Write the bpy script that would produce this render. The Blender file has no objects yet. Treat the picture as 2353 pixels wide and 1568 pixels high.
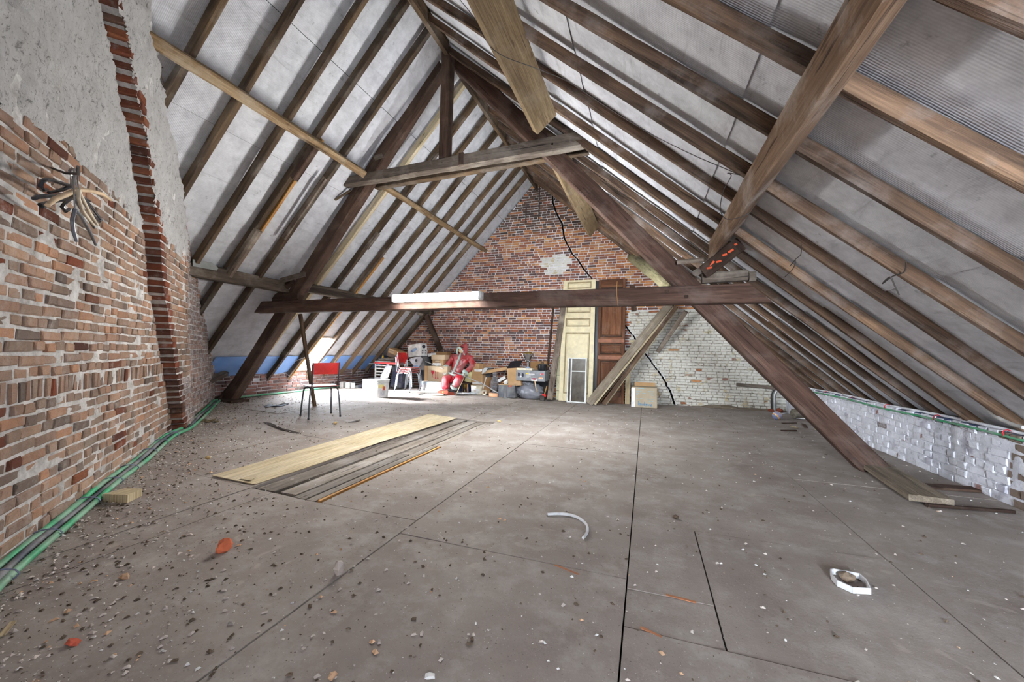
import bpy, math, random
from mathutils import Vector, Matrix, noise
SC = bpy.context.scene
COL = SC.collection
V = Vector
rnd = random.Random(7)
PI = math.pi

# ------------------------------------------------------------------ camera, sky, sun, exposure
FPX, CAMH = 885.07, 1.10            # focal length in pixels of the 2353 wide frame, eye height
YAW, PITCH, ROLL = .335615, .025531, .0162447
def cam_axes():
    cy, sy = math.cos(YAW), math.sin(YAW)
    f = V((-sy, cy, 0)); r = V((cy, sy, 0)); u = V((0, 0, 1))
    f, u = f*math.cos(PITCH)+u*math.sin(PITCH), u*math.cos(PITCH)-f*math.sin(PITCH)
    r, u = r*math.cos(ROLL)+u*math.sin(ROLL), u*math.cos(ROLL)-r*math.sin(ROLL)
    return r, u, f
CR, CU, CF = cam_axes()
CP = V((0, 0, CAMH))
cd = bpy.data.cameras.new('camera'); cam = bpy.data.objects.new('camera', cd); COL.objects.link(cam)
cd.sensor_width = 36; cd.lens = FPX/2353*36; cd.clip_start = .02; cd.clip_end = 200
M = Matrix((CR, CU, -CF)).transposed().to_4x4(); M.translation = CP
cam.matrix_world = M
SC.camera = cam

W = bpy.data.worlds.new('sky'); SC.world = W; W.use_nodes = True
bg = W.node_tree.nodes['Background']
bg.inputs[0].default_value = (.80, .89, 1.0, 1); bg.inputs[1].default_value = 105
SUN = bpy.data.lights.new('sun', 'SUN'); SUN.energy = 650; SUN.angle = 1.1; SUN.color = (.93, .96, 1)
so = bpy.data.objects.new('sun', SUN); COL.objects.link(so); so.location = (-12, 2, 8)
so.rotation_euler = V((.80, .62, -.98)).to_track_quat('-Z', 'Y').to_euler()
LAMP_STRENGTH = 130; FILL_STRENGTH = 190
vs = SC.view_settings; vs.view_transform = 'Standard'; vs.look = 'None'; vs.gamma = 1
vs.use_curve_mapping = False; vs.exposure = .82
SC.cycles.adaptive_threshold = .02; SC.cycles.max_bounces = 8; SC.cycles.diffuse_bounces = 5
SC.cycles.sample_clamp_indirect = 6

# ------------------------------------------------------------------ places: the room's measures
YW = 8.95                # far gable
YT = 4.47                # front of the truss
XR, XL = 2.60, -6.95     # knee walls
RX = -2.55               # ridge
def fh(x, y=0): return 0.0 if x > -2.3 else .037*(-2.3-x)   # the old floor rises towards the left eave
def raf_l(x): return 5.10+1.06*(x-RX)     # underside of the rafters, left and right slope
def raf_r(x): return 5.10-.875*(x-RX)
def mem_l(x): return 5.30+1.07*(x-RX)     # underside of the roof membrane
def mem_r(x): return 5.235-.884*(x-RX)
def ray(x, y): return CF+CR*((x-1176.5)/FPX)+CU*((784-y)/FPX)
def onp(x, y, n, d):
    D = ray(x, y); n = V(n); return CP+D*((d-n.dot(CP))/n.dot(D))
def Q(x, y, Y): return onp(x, y, (0, 1, 0), Y)
def QX(x, y, X): return onp(x, y, (1, 0, 0), X)
def FL(x, y):
    z = 0
    for i in range(30):
        p = onp(x, y, (0, 0, 1), z); z = fh(p.x)
    return p
def depth(p): return (p-CP).dot(CF)
def infr(p, m=0):
    z = depth(p)
    if z < .1: return False
    x = 1176.5+FPX*(p-CP).dot(CR)/z; y = 784-FPX*(p-CP).dot(CU)/z
    return -m < x < 2353+m and -m < y < 1568+m

# ------------------------------------------------------------------ mesh builder
WL = {}
class MB:
    def __init__(s, M=None): s.v = []; s.f = []; s.g = []; s.m = []; s.M = M
    def add(s, vs_, fs, gc=None, mi=0):
        n = len(s.v)
        for i, p in enumerate(vs_):
            p = V(p)
            s.g.append(tuple(gc[i]) if gc else tuple(p))
            s.v.append(s.M @ p if s.M else p)
        for f in fs: s.f.append(tuple(i+n for i in f)); s.m.append(mi)
        return s
    def box(s, a, b, R=None, c=.0, mi=0, gaxis=None):
        """box from corner a to corner b (optionally turned by R about its centre), chamfered by c"""
        a, b = V(a), V(b); o = (a+b)/2; h = (b-a)/2
        h = V((abs(h.x), abs(h.y), abs(h.z)))
        ga = gaxis if gaxis is not None else max(range(3), key=lambda i: h[i])
        vs_, fs = [], []
        if c <= 0:
            for x in (-1, 1):
                for y in (-1, 1):
                    for z in (-1, 1): vs_.append(V((x*h.x, y*h.y, z*h.z)))
            fs = [(0,1,3,2),(4,6,7,5),(0,4,5,1),(2,3,7,6),(0,2,6,4),(1,5,7,3)]
        else:
            idx = {}
            for x in (-1, 1):
                for y in (-1, 1):
                    for z in (-1, 1):
                        for k in range(3):
                            p = V((x*h.x, y*h.y, z*h.z)); sg = (x, y, z)
                            for j in range(3):
                                if j != k: p[j] -= sg[j]*min(c, h[j]*.8)
                            idx[(x, y, z, k)] = len(vs_); vs_.append(p)
            for k in range(3):
                i, j = (k+1) % 3, (k+2) % 3
                for sk in (-1, 1):
                    r = []
                    for si, sj in ((-1,-1),(1,-1),(1,1),(-1,1)):
                        q = [0,0,0]; q[k] = sk; q[i] = si; q[j] = sj; r.append(idx[(*q, k)])
                    fs.append(tuple(r) if sk > 0 else tuple(reversed(r)))
                for si in (-1, 1):
                    for sj in (-1, 1):
                        q0 = [0,0,0]; q1 = [0,0,0]; q0[i] = q1[i] = si; q0[j] = q1[j] = sj; q0[k] = -1; q1[k] = 1
                        r = (idx[(*q0, i)], idx[(*q1, i)], idx[(*q1, j)], idx[(*q0, j)])
                        fs.append(r if si*sj > 0 else tuple(reversed(r)))
            for x in (-1, 1):
                for y in (-1, 1):
                    for z in (-1, 1):
                        r = tuple(idx[(x, y, z, k)] for k in range(3)); fs.append(r if x*y*z > 0 else tuple(reversed(r)))
        gc = []
        off = rnd.uniform(-30, 30)
        for p in vs_:
            q = (p[ga], p[(ga+1) % 3], p[(ga+2) % 3]); gc.append((q[0]+off, q[1]+off*.37, q[2]))
        out = [(R @ p if R else p)+o for p in vs_]
        return s.add(out, fs, gc, mi)
    def beam(s, p0, p1, w, h, side=(0,1,0), seg=10, ch=.10, jit=.004, c0=0, c1=0, mi=0, bow=0):
        """timber from p0 to p1: w along side, h across; c0/c1 shear the ends along the axis"""
        p0, p1 = V(p0), V(p1); ax = p1-p0; L = ax.length; ax.normalize()
        sd = V(side); sd -= ax*sd.dot(ax); sd.normalize(); up = ax.cross(sd).normalized()
        if up.z < -.001: up = -up
        k = min(w, h)*ch
        sec = [(-w/2+k,-h/2),(w/2-k,-h/2),(w/2,-h/2+k),(w/2,h/2-k),(w/2-k,h/2),(-w/2+k,h/2),(-w/2,h/2-k),(-w/2,-h/2+k)]
        off = rnd.uniform(-40, 40); vs_, gc, fs = [], [], []
        for i in range(seg+1):
            t = i/seg
            for j, (a, b) in enumerate(sec):
                e = (c0*(1-t)+c1*t)*(b/h)
                n = noise.noise_vector(V((off+t*L*1.7+j*.15, j*3.1, off)))*jit
                p = p0+ax*(L*t+e)+sd*(a+n.x)+up*(b+n.y+bow*4*t*(1-t))
                vs_.append(p); gc.append((off+t*L, a+off*.37, b+.31*off))
        for i in range(seg):
            for j in range(8):
                q = (j+1) % 8; fs.append((i*8+j, i*8+q, (i+1)*8+q, (i+1)*8+j))
        fs.append(tuple(range(7, -1, -1))); fs.append(tuple(seg*8+j for j in range(8)))
        return s.add(vs_, fs, gc, mi)
    def tube(s, pts, r, n=8, mi=0, caps=True):
        pts = [V(p) for p in pts]; vs_, fs, gc = [], [], []
        up = V((0, 0, 1)); prev = None; L = 0
        for i, p in enumerate(pts):
            d = (pts[min(i+1, len(pts)-1)]-pts[max(i-1, 0)]).normalized()
            a = prev if prev else (up.cross(d) if abs(d.z) < .95 else V((1,0,0)))
            a = (a-d*a.dot(d)).normalized(); b = d.cross(a); prev = a
            rr = r[i] if isinstance(r, (list, tuple)) else r
            if i: L += (p-pts[i-1]).length
            for j in range(n):
                t = 2*PI*j/n; vs_.append(p+a*math.cos(t)*rr+b*math.sin(t)*rr); gc.append((L, math.cos(t)*rr, math.sin(t)*rr))
        for i in range(len(pts)-1):
            for j in range(n):
                q = (j+1) % n; fs.append((i*n+j, i*n+q, (i+1)*n+q, (i+1)*n+j))
        if caps:
            fs.append(tuple(range(n-1, -1, -1))); fs.append(tuple((len(pts)-1)*n+j for j in range(n)))
        return s.add(vs_, fs, gc, mi)
    def lathe(s, prof, c=(0,0,0), n=24, R=None, mi=0, close=True):
        c = V(c); vs_, fs = [], []
        for r, z in prof:
            for j in range(n):
                t = 2*PI*j/n; p = V((r*math.cos(t), r*math.sin(t), z)); vs_.append((R @ p if R else p)+c)
        for i in range(len(prof)-1):
            for j in range(n):
                q = (j+1) % n; fs.append((i*n+j, i*n+q, (i+1)*n+q, (i+1)*n+j))
        if close:
            if prof[0][0] > 1e-4: fs.append(tuple(range(n-1, -1, -1)))
            if prof[-1][0] > 1e-4: fs.append(tuple((len(prof)-1)*n+j for j in range(n)))
        return s.add(vs_, fs, None, mi)
    def grid(s, fn, nu, nv, mi=0, keep=None):
        vs_ = [V(fn(i/nu, j/nv)) for j in range(nv+1) for i in range(nu+1)]
        fs = []
        for j in range(nv):
            for i in range(nu):
                if keep and not keep((i+.5)/nu, (j+.5)/nv): continue
                a = j*(nu+1)+i; fs.append((a, a+1, a+nu+2, a+nu+1))
        return s.add(vs_, fs, None, mi)
    def blob(s, c, rx, ry, rz, seed=0, j=.25, mi=0, sub=1):
        t = (1+5**.5)/2
        vs_ = [V(p).normalized() for p in ((-1,t,0),(1,t,0),(-1,-t,0),(1,-t,0),(0,-1,t),(0,1,t),(0,-1,-t),(0,1,-t),(t,0,-1),(t,0,1),(-t,0,-1),(-t,0,1))]
        fs = [(0,11,5),(0,5,1),(0,1,7),(0,7,10),(0,10,11),(1,5,9),(5,11,4),(11,10,2),(10,7,6),(7,1,8),(3,9,4),(3,4,2),(3,2,6),(3,6,8),(3,8,9),(4,9,5),(2,4,11),(6,2,10),(8,6,7),(9,8,1)]
        for _ in range(sub-1):
            nf = []; cache = {}
            def mid(a, b):
                k = (min(a, b), max(a, b))
                if k not in cache: cache[k] = len(vs_); vs_.append((vs_[a]+vs_[b]).normalized())
                return cache[k]
            for a, b, c_ in fs:
                x, y, z = mid(a,b), mid(b,c_), mid(c_,a); nf += [(a,x,z),(b,y,x),(c_,z,y),(x,y,z)]
            fs = nf
        c = V(c); out = []
        for p in vs_:
            k = 1+j*noise.noise(p*1.3+V((seed*7.7, seed*3.1, seed)))*2
            out.append(c+V((p.x*rx, p.y*ry, p.z*rz))*k)
        return s.add(out, fs, None, mi)
    def build(s, name, mats, parent=None, smooth=None, local=False, origin=None, **props):
        me = bpy.data.meshes.new(name); ms = mats if isinstance(mats, (list, tuple)) else [mats]
        for m in ms: me.materials.append(m)
        o = bpy.data.objects.new(name, me); COL.objects.link(o)
        pw = V((0,0,0))
        if parent is not None:
            o.parent = parent; pw = WL[parent.name]
        if local: og = V((0,0,0)); o.location = (0,0,0); WL[o.name] = pw
        else:
            if origin is not None: og = V(origin)
            elif s.v:
                og = V(((min(p.x for p in s.v)+max(p.x for p in s.v))/2, (min(p.y for p in s.v)+max(p.y for p in s.v))/2, min(p.z for p in s.v)))
            else: og = V((0,0,0))
            o.location = og-pw; WL[o.name] = og
        me.from_pydata([tuple(p-og) for p in s.v], [], s.f)
        if len(ms) > 1: me.polygons.foreach_set('material_index', s.m)
        at = me.attributes.new('gc', 'FLOAT_VECTOR', 'POINT')
        at.data.foreach_set('vector', [c for g in s.g for c in g])
        if smooth is not None:
            me.polygons.foreach_set('use_smooth', [True]*len(me.polygons))
            if smooth < 179: me.set_sharp_from_angle(angle=math.radians(smooth))
        me.update()
        for k, val in props.items(): o[k] = val
        return o
def thing(name, label, cat, loc, group=None, rot=None):
    o = bpy.data.objects.new(name, None); COL.objects.link(o); o.location = loc; o.empty_display_size = .1
    if rot: o.rotation_euler = rot
    o['label'] = label; o['category'] = cat
    if group: o['group'] = group
    WL[o.name] = V(loc); return o
def tag(o, label, cat, group=None):
    o['label'] = label; o['category'] = cat
    if group: o['group'] = group
    return o
def copy_tree(o, parent=None):
    c = o.copy(); COL.objects.link(c); c.parent = parent
    WL[c.name] = WL.get(o.name, V((0,0,0)))
    for ch in list(o.children): copy_tree(ch, c)
    return c
def lettering(body, size, M4, mat, parent, name='lettering', sx=1, ext=.0006):
    """flat print: M4 places the text's x/y plane in the world"""
    cu = bpy.data.curves.new(name, 'FONT'); cu.body = body; cu.size = size; cu.extrude = ext
    cu.align_x = 'CENTER'; cu.align_y = 'CENTER'; cu.materials.append(mat)
    tmp = bpy.data.objects.new(name, cu); COL.objects.link(tmp)
    me = bpy.data.meshes.new_from_object(tmp.evaluated_get(bpy.context.evaluated_depsgraph_get()))
    bpy.data.objects.remove(tmp); bpy.data.curves.remove(cu)
    if not me.materials: me.materials.append(mat)
    o = bpy.data.objects.new(name, me); COL.objects.link(o); o.parent = parent; o['kind'] = 'stuff'
    o.matrix_basis = Matrix.Translation(-WL[parent.name]) @ M4 @ Matrix.Diagonal((sx, 1, 1, 1))
    WL[o.name] = WL[parent.name]; return o
def face_m(c, ex, ey):
    ex = V(ex).normalized(); ey = V(ey); ey = (ey-ex*ey.dot(ex)).normalized(); ez = ex.cross(ey)
    m = Matrix((ex, ey, ez)).transposed().to_4x4(); m.translation = V(c); return m
def rz(a): return Matrix.Rotation(a, 3, 'Z')

# ------------------------------------------------------------------ materials
def lin(c):
    return tuple(((x/255)/12.92 if x/255 <= .04045 else ((x/255+.055)/1.055)**2.4) for x in c)+(1,)
class NT:
    def __init__(s, name, rough=.8, spec=.25, metal=0):
        s.m = bpy.data.materials.new(name); s.m.use_nodes = True; s.t = s.m.node_tree
        s.b = s.t.nodes['Principled BSDF']; s.b.inputs['Roughness'].default_value = rough
        s.b.inputs['Specular IOR Level'].default_value = spec; s.b.inputs['Metallic'].default_value = metal
    def n(s, typ, ins=(), **kw):
        o = s.t.nodes.new('ShaderNode'+typ)
        for k, v in kw.items(): setattr(o, k, v)
        for k, v in dict(ins).items():
            if isinstance(v, bpy.types.NodeSocket): s.t.links.new(v, o.inputs[k])
            else: o.inputs[k].default_value = v
        return o
    def coord(s, kind):
        if kind == 'gc': return s.n('Attribute', attribute_name='gc').outputs['Vector']
        if kind == 'pos': return s.n('NewGeometry').outputs['Position']
        return s.n('TexCoord').outputs[kind]
    def orand(s): return s.n('ObjectInfo').outputs['Random']
    def irand(s):
        a = s.n('NewGeometry').outputs['Random Per Island']
        x = s.n('Math', {0: a, 1: s.orand()}, operation='ADD').outputs[0]
        return s.n('Math', {0: x}, operation='FRACT').outputs[0]
    def shift(s, co, amt):
        r = s.orand(); k = s.n('Math', {0: r, 1: amt}, operation='MULTIPLY').outputs[0]
        return s.n('VectorMath', {0: co, 1: k}, operation='ADD').outputs[0]
    def scale(s, co, v): return s.n('VectorMath', {0: co, 1: v}, operation='MULTIPLY').outputs[0]
    def noise(s, co, sc, det=4, rough=.55, dist=0):
        return s.n('TexNoise', {'Vector': co, 'Scale': sc, 'Detail': det, 'Roughness': rough, 'Distortion': dist}).outputs[0]
    def vor(s, co, sc, feat='F1'):
        return s.n('TexVoronoi', {'Vector': co, 'Scale': sc}, feature=feat).outputs[0]
    def ramp(s, fac, stops, interp='LINEAR'):
        o = s.n('ValToRGB', {0: fac}); cr = o.color_ramp; cr.interpolation = interp
        while len(cr.elements) < len(stops): cr.elements.new(.5)
        for e, (p, c) in zip(cr.elements, stops):
            e.position = p; e.color = c if len(c) == 4 else lin(c)
        return o.outputs[0]
    def thr(s, fac, a, b):
        return s.n('MapRange', {0: fac, 1: a, 2: b}, clamp=True).outputs[0]
    def mix(s, fac, a, b, mode='MIX'):
        o = s.n('Mix', data_type='RGBA', blend_type=mode)
        for k, v in ((0, fac), (6, a), (7, b)):
            if isinstance(v, bpy.types.NodeSocket): s.t.links.new(v, o.inputs[k])
            elif k == 0: o.inputs[0].default_value = v
            else: o.inputs[k].default_value = v if len(v) == 4 else lin(v)
        return o.outputs[2]
    def mul(s, a, b): return s.n('Math', {0: a, 1: b}, operation='MULTIPLY').outputs[0]
    def bump(s, h, st=.5, d=.01):
        o = s.n('Bump', {'Height': h, 'Strength': st, 'Distance': d}); s.t.links.new(o.outputs[0], s.b.inputs['Normal'])
    def col(s, c):
        if isinstance(c, bpy.types.NodeSocket): s.t.links.new(c, s.b.inputs['Base Color'])
        else: s.b.inputs['Base Color'].default_value = lin(c)
        return s.m
MATS = {}
def plain(name, c, rough=.6, metal=0, spec=.4, dust=.0, var=.15):
    if name in MATS: return MATS[name]
    t = NT(name, rough, spec, metal); co = t.coord('Object')
    k = t.noise(t.shift(co, 20), 9, 5)
    d = tuple(max(0, x*(1-var)) for x in c); e = tuple(min(255, x*(1+var*.6)) for x in c)
    cc = t.ramp(k, [(.3, d), (.7, e)])
    if dust:
        f = t.mul(t.thr(t.noise(co, 4, 5), .42, .62), dust); cc = t.mix(f, cc, (178, 174, 170))
    t.bump(t.noise(co, 60, 3), .15, .003); MATS[name] = t.col(cc); return MATS[name]
def wood(name, cols, dust=.3, dustc=(168, 158, 150), crack=.5, rough=.85, fine=1, knot=True):
    t = NT(name, rough, .2); g = t.shift(t.coord('gc'), 37)
    broad = t.noise(t.scale(g, (1.1, 9, 9)), 1, 6, .6, .6)
    fib = t.noise(t.scale(g, (4, 130, 130)), 1, 4, .6)
    c = t.ramp(broad, [(.28, cols[0]), (.5, cols[1]), (.72, cols[2])])
    c = t.mix(t.thr(fib, .38, .68), t.mix(.45, c, (22, 15, 11)), c)
    cr = t.thr(t.noise(t.scale(g, (1.3, 26, 26)), 1, 3, .5, .3), .64, .69)
    c = t.mix(t.mul(cr, crack), c, (20, 14, 10))
    if knot:
        kn = t.thr(t.vor(t.scale(g, (3, 9, 9)), 1), .13, .06); c = t.mix(t.mul(kn, .55), c, (48, 28, 16))
    du = t.thr(t.noise(g, 3.2, 6, .65), .50, .70); c = t.mix(t.mul(du, dust), c, dustc)
    r = t.orand(); v = t.ramp(r, [(0, (.74, .74, .74, 1)), (1, (1.2, 1.18, 1.15, 1))]); c = t.mix(1, c, v, 'MULTIPLY')
    h = t.n('Math', {0: fib, 1: t.mul(cr, -1.5)}, operation='ADD').outputs[0]
    h2 = t.n('Math', {0: h, 1: t.mul(broad, 2)}, operation='ADD').outputs[0]
    t.bump(h2, .55*fine, .006); return t.col(c)
WD_RAFTER = wood('rafter_wood', [(52, 43, 36), (88, 72, 56), (128, 105, 78)], .4, (146, 138, 128), .65)
WD_RAFTER_R = wood('rafter_wood_reddish', [(58, 46, 38), (98, 78, 63), (140, 112, 88)], .5, (146, 136, 130), .6)
WD_PURLIN = wood('purlin_wood', [(98, 78, 56), (148, 122, 90), (186, 164, 132)], .42, (190, 180, 164), .6)
WD_OAKDUST = wood('dusty_oak', [(100, 84, 64), (134, 114, 86), (158, 138, 108)], .25, (172, 158, 138), .7)
WD_PURL2 = wood('dark_grey_purlin', [(54, 47, 42), (82, 73, 64), (118, 106, 94)], .4, (150, 142, 132), .8)
WD_HEAVY = wood('dusty_heavy_purlin', [(92, 74, 60), (132, 106, 84), (164, 140, 118)], .6, (186, 176, 168), .7)
WD_DARK = wood('dark_truss_oak', [(48, 36, 30), (74, 56, 46), (104, 82, 68)], .30, (128, 112, 102), .6)
WD_RED = wood('red_brown_oak', [(56, 42, 36), (82, 61, 52), (108, 85, 74)], .35, (120, 108, 102), .6)
WD_GREY = wood('grey_weathered_oak', [(74, 64, 56), (112, 100, 90), (150, 138, 126)], .45, (176, 166, 154), .8)
WD_NEW = wood('new_pine', [(168, 112, 52), (206, 150, 82), (226, 180, 116)], .12, (200, 190, 175), .15, .7, .5)
WD_PALE = wood('pale_dusty_pine', [(168, 150, 118), (198, 182, 150), (214, 202, 176)], .3, (206, 200, 190), .35)
WD_PLANK = wood('floor_plank_wood', [(118, 108, 98), (150, 140, 130), (176, 168, 160)], .5, (178, 174, 172), .7)
WD_PLY = wood('plywood', [(188, 170, 136), (208, 192, 158), (222, 210, 182)], .25, (206, 200, 190), .1, .8, .35, False)
WD_BOARD = wood('leaning_board_wood', [(104, 92, 80), (138, 126, 110), (168, 156, 138)], .35, (176, 168, 158), .5)
WD_DOOR = wood('brown_door_wood', [(78, 48, 32), (112, 72, 48), (140, 96, 66)], .22, (150, 130, 116), .35, .7)
def brick_mat(name, stops, smear=.35, smc=(206, 202, 198), soot=0, mort=(.55, .72)):
    t = NT(name, .92, .15); co = t.coord('pos'); r = t.irand()
    c = t.ramp(r, stops)
    c = t.mix(t.mul(t.thr(t.noise(co, 34, 5, .65), .35, .72), .5), c, t.mix(.5, c, (58, 42, 34)))
    c = t.mix(t.mul(t.thr(t.noise(co, 120, 2), .58, .72), .4), c, (50, 40, 36))
    sm = t.thr(t.noise(co, 13, 7, .7), mort[0], mort[1]); c = t.mix(t.mul(sm, smear), c, smc)
    if soot: c = t.mix(t.mul(t.thr(t.noise(co, 1.6, 4), .40, .62), soot), c, (66, 58, 54))
    t.bump(t.noise(co, 55, 6, .7), .75, .008); return t.col(c)
BR_TAN = brick_mat('old_tan_brick', [(0, (112, 100, 92)), (.16, (156, 132, 114)), (.34, (172, 138, 116)), (.52, (182, 150, 126)), (.68, (142, 122, 110)), (.84, (186, 140, 110)), (1, (166, 148, 132))], .45, (190, 184, 178), .4, (.50, .72))
BR_RED = brick_mat('old_red_brick', [(0, (80, 64, 62)), (.18, (108, 80, 72)), (.36, (132, 84, 68)), (.52, (148, 94, 74)), (.66, (100, 80, 77)), (.8, (172, 102, 66)), (.92, (194, 154, 122)), (1, (140, 98, 82))], .2, (200, 196, 196))
BR_ORANGE = brick_mat('orange_brick', [(0, (112, 82, 68)), (.2, (164, 102, 66)), (.4, (180, 124, 82)), (.6, (198, 140, 90)), (.8, (150, 94, 68)), (1, (206, 160, 112))], .2, (200, 196, 196))
BR_SOOT = brick_mat('sooty_brick', [(0, (62, 54, 50)), (.3, (92, 76, 68)), (.6, (116, 86, 70)), (.85, (84, 70, 64)), (1, (150, 100, 66))], .12, (150, 146, 142))
BR_DARK = brick_mat('dark_chimney_brick', [(0, (70, 46, 38)), (.3, (98, 58, 44)), (.6, (122, 68, 48)), (.8, (84, 62, 52)), (1, (140, 86, 60))], .35, (190, 186, 182))  # quoin tone holds soot plus the shade of the return face
BR_GREY = brick_mat('dusty_grey_brick', [(0, (120, 108, 104)), (.3, (146, 124, 114)), (.6, (164, 128, 112)), (.8, (132, 116, 110)), (1, (176, 140, 122))], .7, (212, 210, 212), .2, (.45, .62))
BR_EAVE = brick_mat('eave_brick', [(0, (88, 74, 74)), (.3, (118, 92, 86)), (.6, (140, 98, 88)), (.8, (104, 84, 82)), (1, (168, 124, 112))], .3, (190, 188, 192))
def whitewash(name, base, patch, dirt, pth=(.60, .66), dth=(.55, .7)):
    t = NT(name, .9, .15); co = t.coord('pos')
    c = t.ramp(t.noise(co, 6, 6, .7), [(.3, tuple(x*.88 for x in base)), (.7, base)])
    c = t.mix(t.thr(t.noise(co, 5.5, 4, .5), *pth), c, patch)
    c = t.mix(t.mul(t.thr(t.noise(co, 22, 6, .75), *dth), .75), c, dirt)
    c = t.mix(t.mul(t.thr(t.noise(t.shift(co, 9), 4, 2), .69, .72), .8), c, (128, 72, 50))
    t.bump(t.noise(co, 40, 6, .7), .7, .008); return t.col(c)
BR_WHITE = whitewash('whitewashed_brick', (214, 211, 202), (186, 172, 140), (140, 134, 124))
BR_KNEE = whitewash('limewashed_stone', (226, 226, 232), (176, 174, 184), (130, 130, 140), (.58, .66), (.54, .68))
def mortar_mat(name, a, b, sc=18):
    t = NT(name, .95, .1); co = t.coord('pos')
    c = t.ramp(t.noise(co, sc, 6, .7), [(.32, a), (.62, b)]); t.bump(t.noise(co, 70, 6, .75), .9, .01); return t.col(c)
MORTAR = mortar_mat('lime_mortar', (150, 146, 142), (224, 222, 220), 9)
MORTAR_B = mortar_mat('pale_mortar', (176, 174, 174), (226, 226, 230), 5)
MORTAR_D = mortar_mat('dirty_mortar', (52, 46, 42), (112, 104, 98), 6)
MORTAR_W = mortar_mat('whitewashed_mortar', (92, 84, 74), (190, 184, 170), 14)
VOID = plain('dark_void', (26, 23, 21), .95, spec=.05)
def plaster_mat():
    t = NT('rough_lime_plaster', .95, .1); co = t.coord('pos')
    c = t.ramp(t.noise(t.scale(co, (1, 1, .5)), 9, 8, .75), [(.28, (180, 177, 174)), (.40, (230, 228, 226)), (.62, (246, 245, 244))])
    cr = t.thr(t.noise(t.scale(co, (1, 1, .5)), 26, 8, .8, 1.3), .55, .63)
    c = t.mix(t.mul(cr, .75), c, (90, 86, 82))
    c = t.mix(t.mul(t.thr(t.noise(co, 2.1, 6, .7), .56, .70), .35), c, (136, 133, 128))
    c = t.mix(t.mul(t.thr(t.noise(t.scale(co, (1, 1, .7)), 70, 4, .7), .60, .68), .6), c, (100, 96, 92))
    t.bump(t.noise(t.scale(co, (1, 1, .5)), 24, 8, .78), 1, .05); return t.col(c)
PLASTER = plaster_mat()
def membrane_mat():
    t = NT('roof_membrane_felt', .75, .2); co = t.coord('pos')
    c = t.ramp(t.noise(co, 6, 8, .72), [(.3, (176, 177, 182)), (.62, (214, 215, 219))])
    c = t.mix(t.mul(t.thr(t.noise(t.scale(co, (3, .5, 3)), 4, 6, .72, .8), .56, .70), .4), c, (126, 126, 130))
    st = t.n('TexWave', {'Vector': co, 'Scale': 26, 'Distortion': 1.2, 'Detail': 2}, bands_direction='Y').outputs[1]
    c = t.mix(t.mul(st, .14), c, (140, 140, 146))
    spots = t.thr(t.noise(co, 11, 4, .6), .66, .72); c = t.mix(t.mul(spots, .45), c, (92, 92, 94))
    h = t.n('Math', {0: t.noise(co, 5, 5), 1: t.mul(st, .08)}, operation='ADD').outputs[0]
    t.bump(h, .45, .03); return t.col(c)
MEMBRANE = membrane_mat()
def floor_mat(name, a, b, dustk, spots=True):
    t = NT(name, .88, .22); co = t.coord('pos')
    c = t.ramp(t.noise(co, 1.5, 7, .65), [(.3, a), (.7, b)])
    if spots:
        sp = t.thr(t.vor(t.n('VectorMath', {0: co, 1: t.n('TexNoise', {'Vector': co, 'Scale': 3.0}).outputs[1]}, operation='ADD').outputs[0], 5.5), .22, .10)
        sp = t.mul(sp, t.thr(t.noise(co, 1.2, 2), .46, .6)); c = t.mix(t.mul(sp, .5), c, (176, 164, 152))
    c = t.mix(t.mul(t.thr(t.noise(co, 3.5, 8, .75), .48, .66), dustk), c, (176, 170, 164))
    c = t.mix(t.mul(t.thr(t.noise(t.scale(co, (1, 1.6, 1)), 30, 6, .8), .60, .70), .45), c, (70, 62, 56))
    c = t.mix(t.mul(t.thr(t.noise(co, 150, 2), .70, .76), .55), c, (226, 224, 220))
    c = t.mix(t.mul(t.thr(t.noise(co, 90, 3, .6), .66, .72), .6), c, (52, 44, 38))
    t.bump(t.noise(co, 60, 7, .75), .35, .006); return t.col(c)
FLOOR = floor_mat('dusty_hardboard', (126, 115, 108), (154, 145, 138), .55)
SUBFLOOR = plain('subfloor_dark', (44, 36, 30), .95, spec=.1)
def card(name, c, corr=False):
    t = NT(name, .85, .15); co = t.coord('Object')
    k = t.ramp(t.noise(co, 5, 5), [(.3, tuple(x*.88 for x in c)), (.7, c)])
    k = t.mix(t.mul(t.thr(t.noise(co, 3, 5), .5, .7), .3), k, (170, 160, 148))
    if corr: t.bump(t.n('TexWave', {'Vector': co, 'Scale': 22}, bands_direction='X').outputs[1], .25, .002)
    return t.col(k)
CARD = card('brown_cardboard', (190, 154, 112)); CARD_D = card('dark_cardboard', (156, 120, 82)); CARD_P = card('pale_cardboard', (206, 184, 152))
CARD_G = card('weathered_cardboard', (178, 164, 140), True)
WHITEP = plain('white_paper', (228, 228, 226), .7); CREAM = plain('cream_plastic', (226, 218, 196), .5)
GREYBOX = plain('grey_printed_card', (140, 142, 146), .55)
BLACK = plain('black_plastic', (34, 34, 38), .45); DGREY = plain('dark_grey_plastic', (72, 76, 82), .55, dust=.35)
NAVY = plain('navy_fabric', (62, 68, 92), .8, dust=.3)
RED = plain('red_plastic', (196, 42, 40), .4); REDSEAT = plain('dusty_red_seat', (186, 50, 44), .5, dust=.6)
CHROME = plain('steel_tube', (178, 182, 188), .28, 1); GUNMETAL = plain('dark_steel_tube', (96, 100, 106), .4, 1)
BLUEPRINT = plain('blue_ink', (84, 150, 190), .7); BLUELET = plain('pale_blue_ink', (150, 182, 218), .6)
REDPRINT = plain('red_ink', (196, 52, 70), .7); DARKPRINT = plain('dark_ink', (52, 54, 66), .7); YELLOW = plain('yellow_print', (232, 192, 40), .5)
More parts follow.
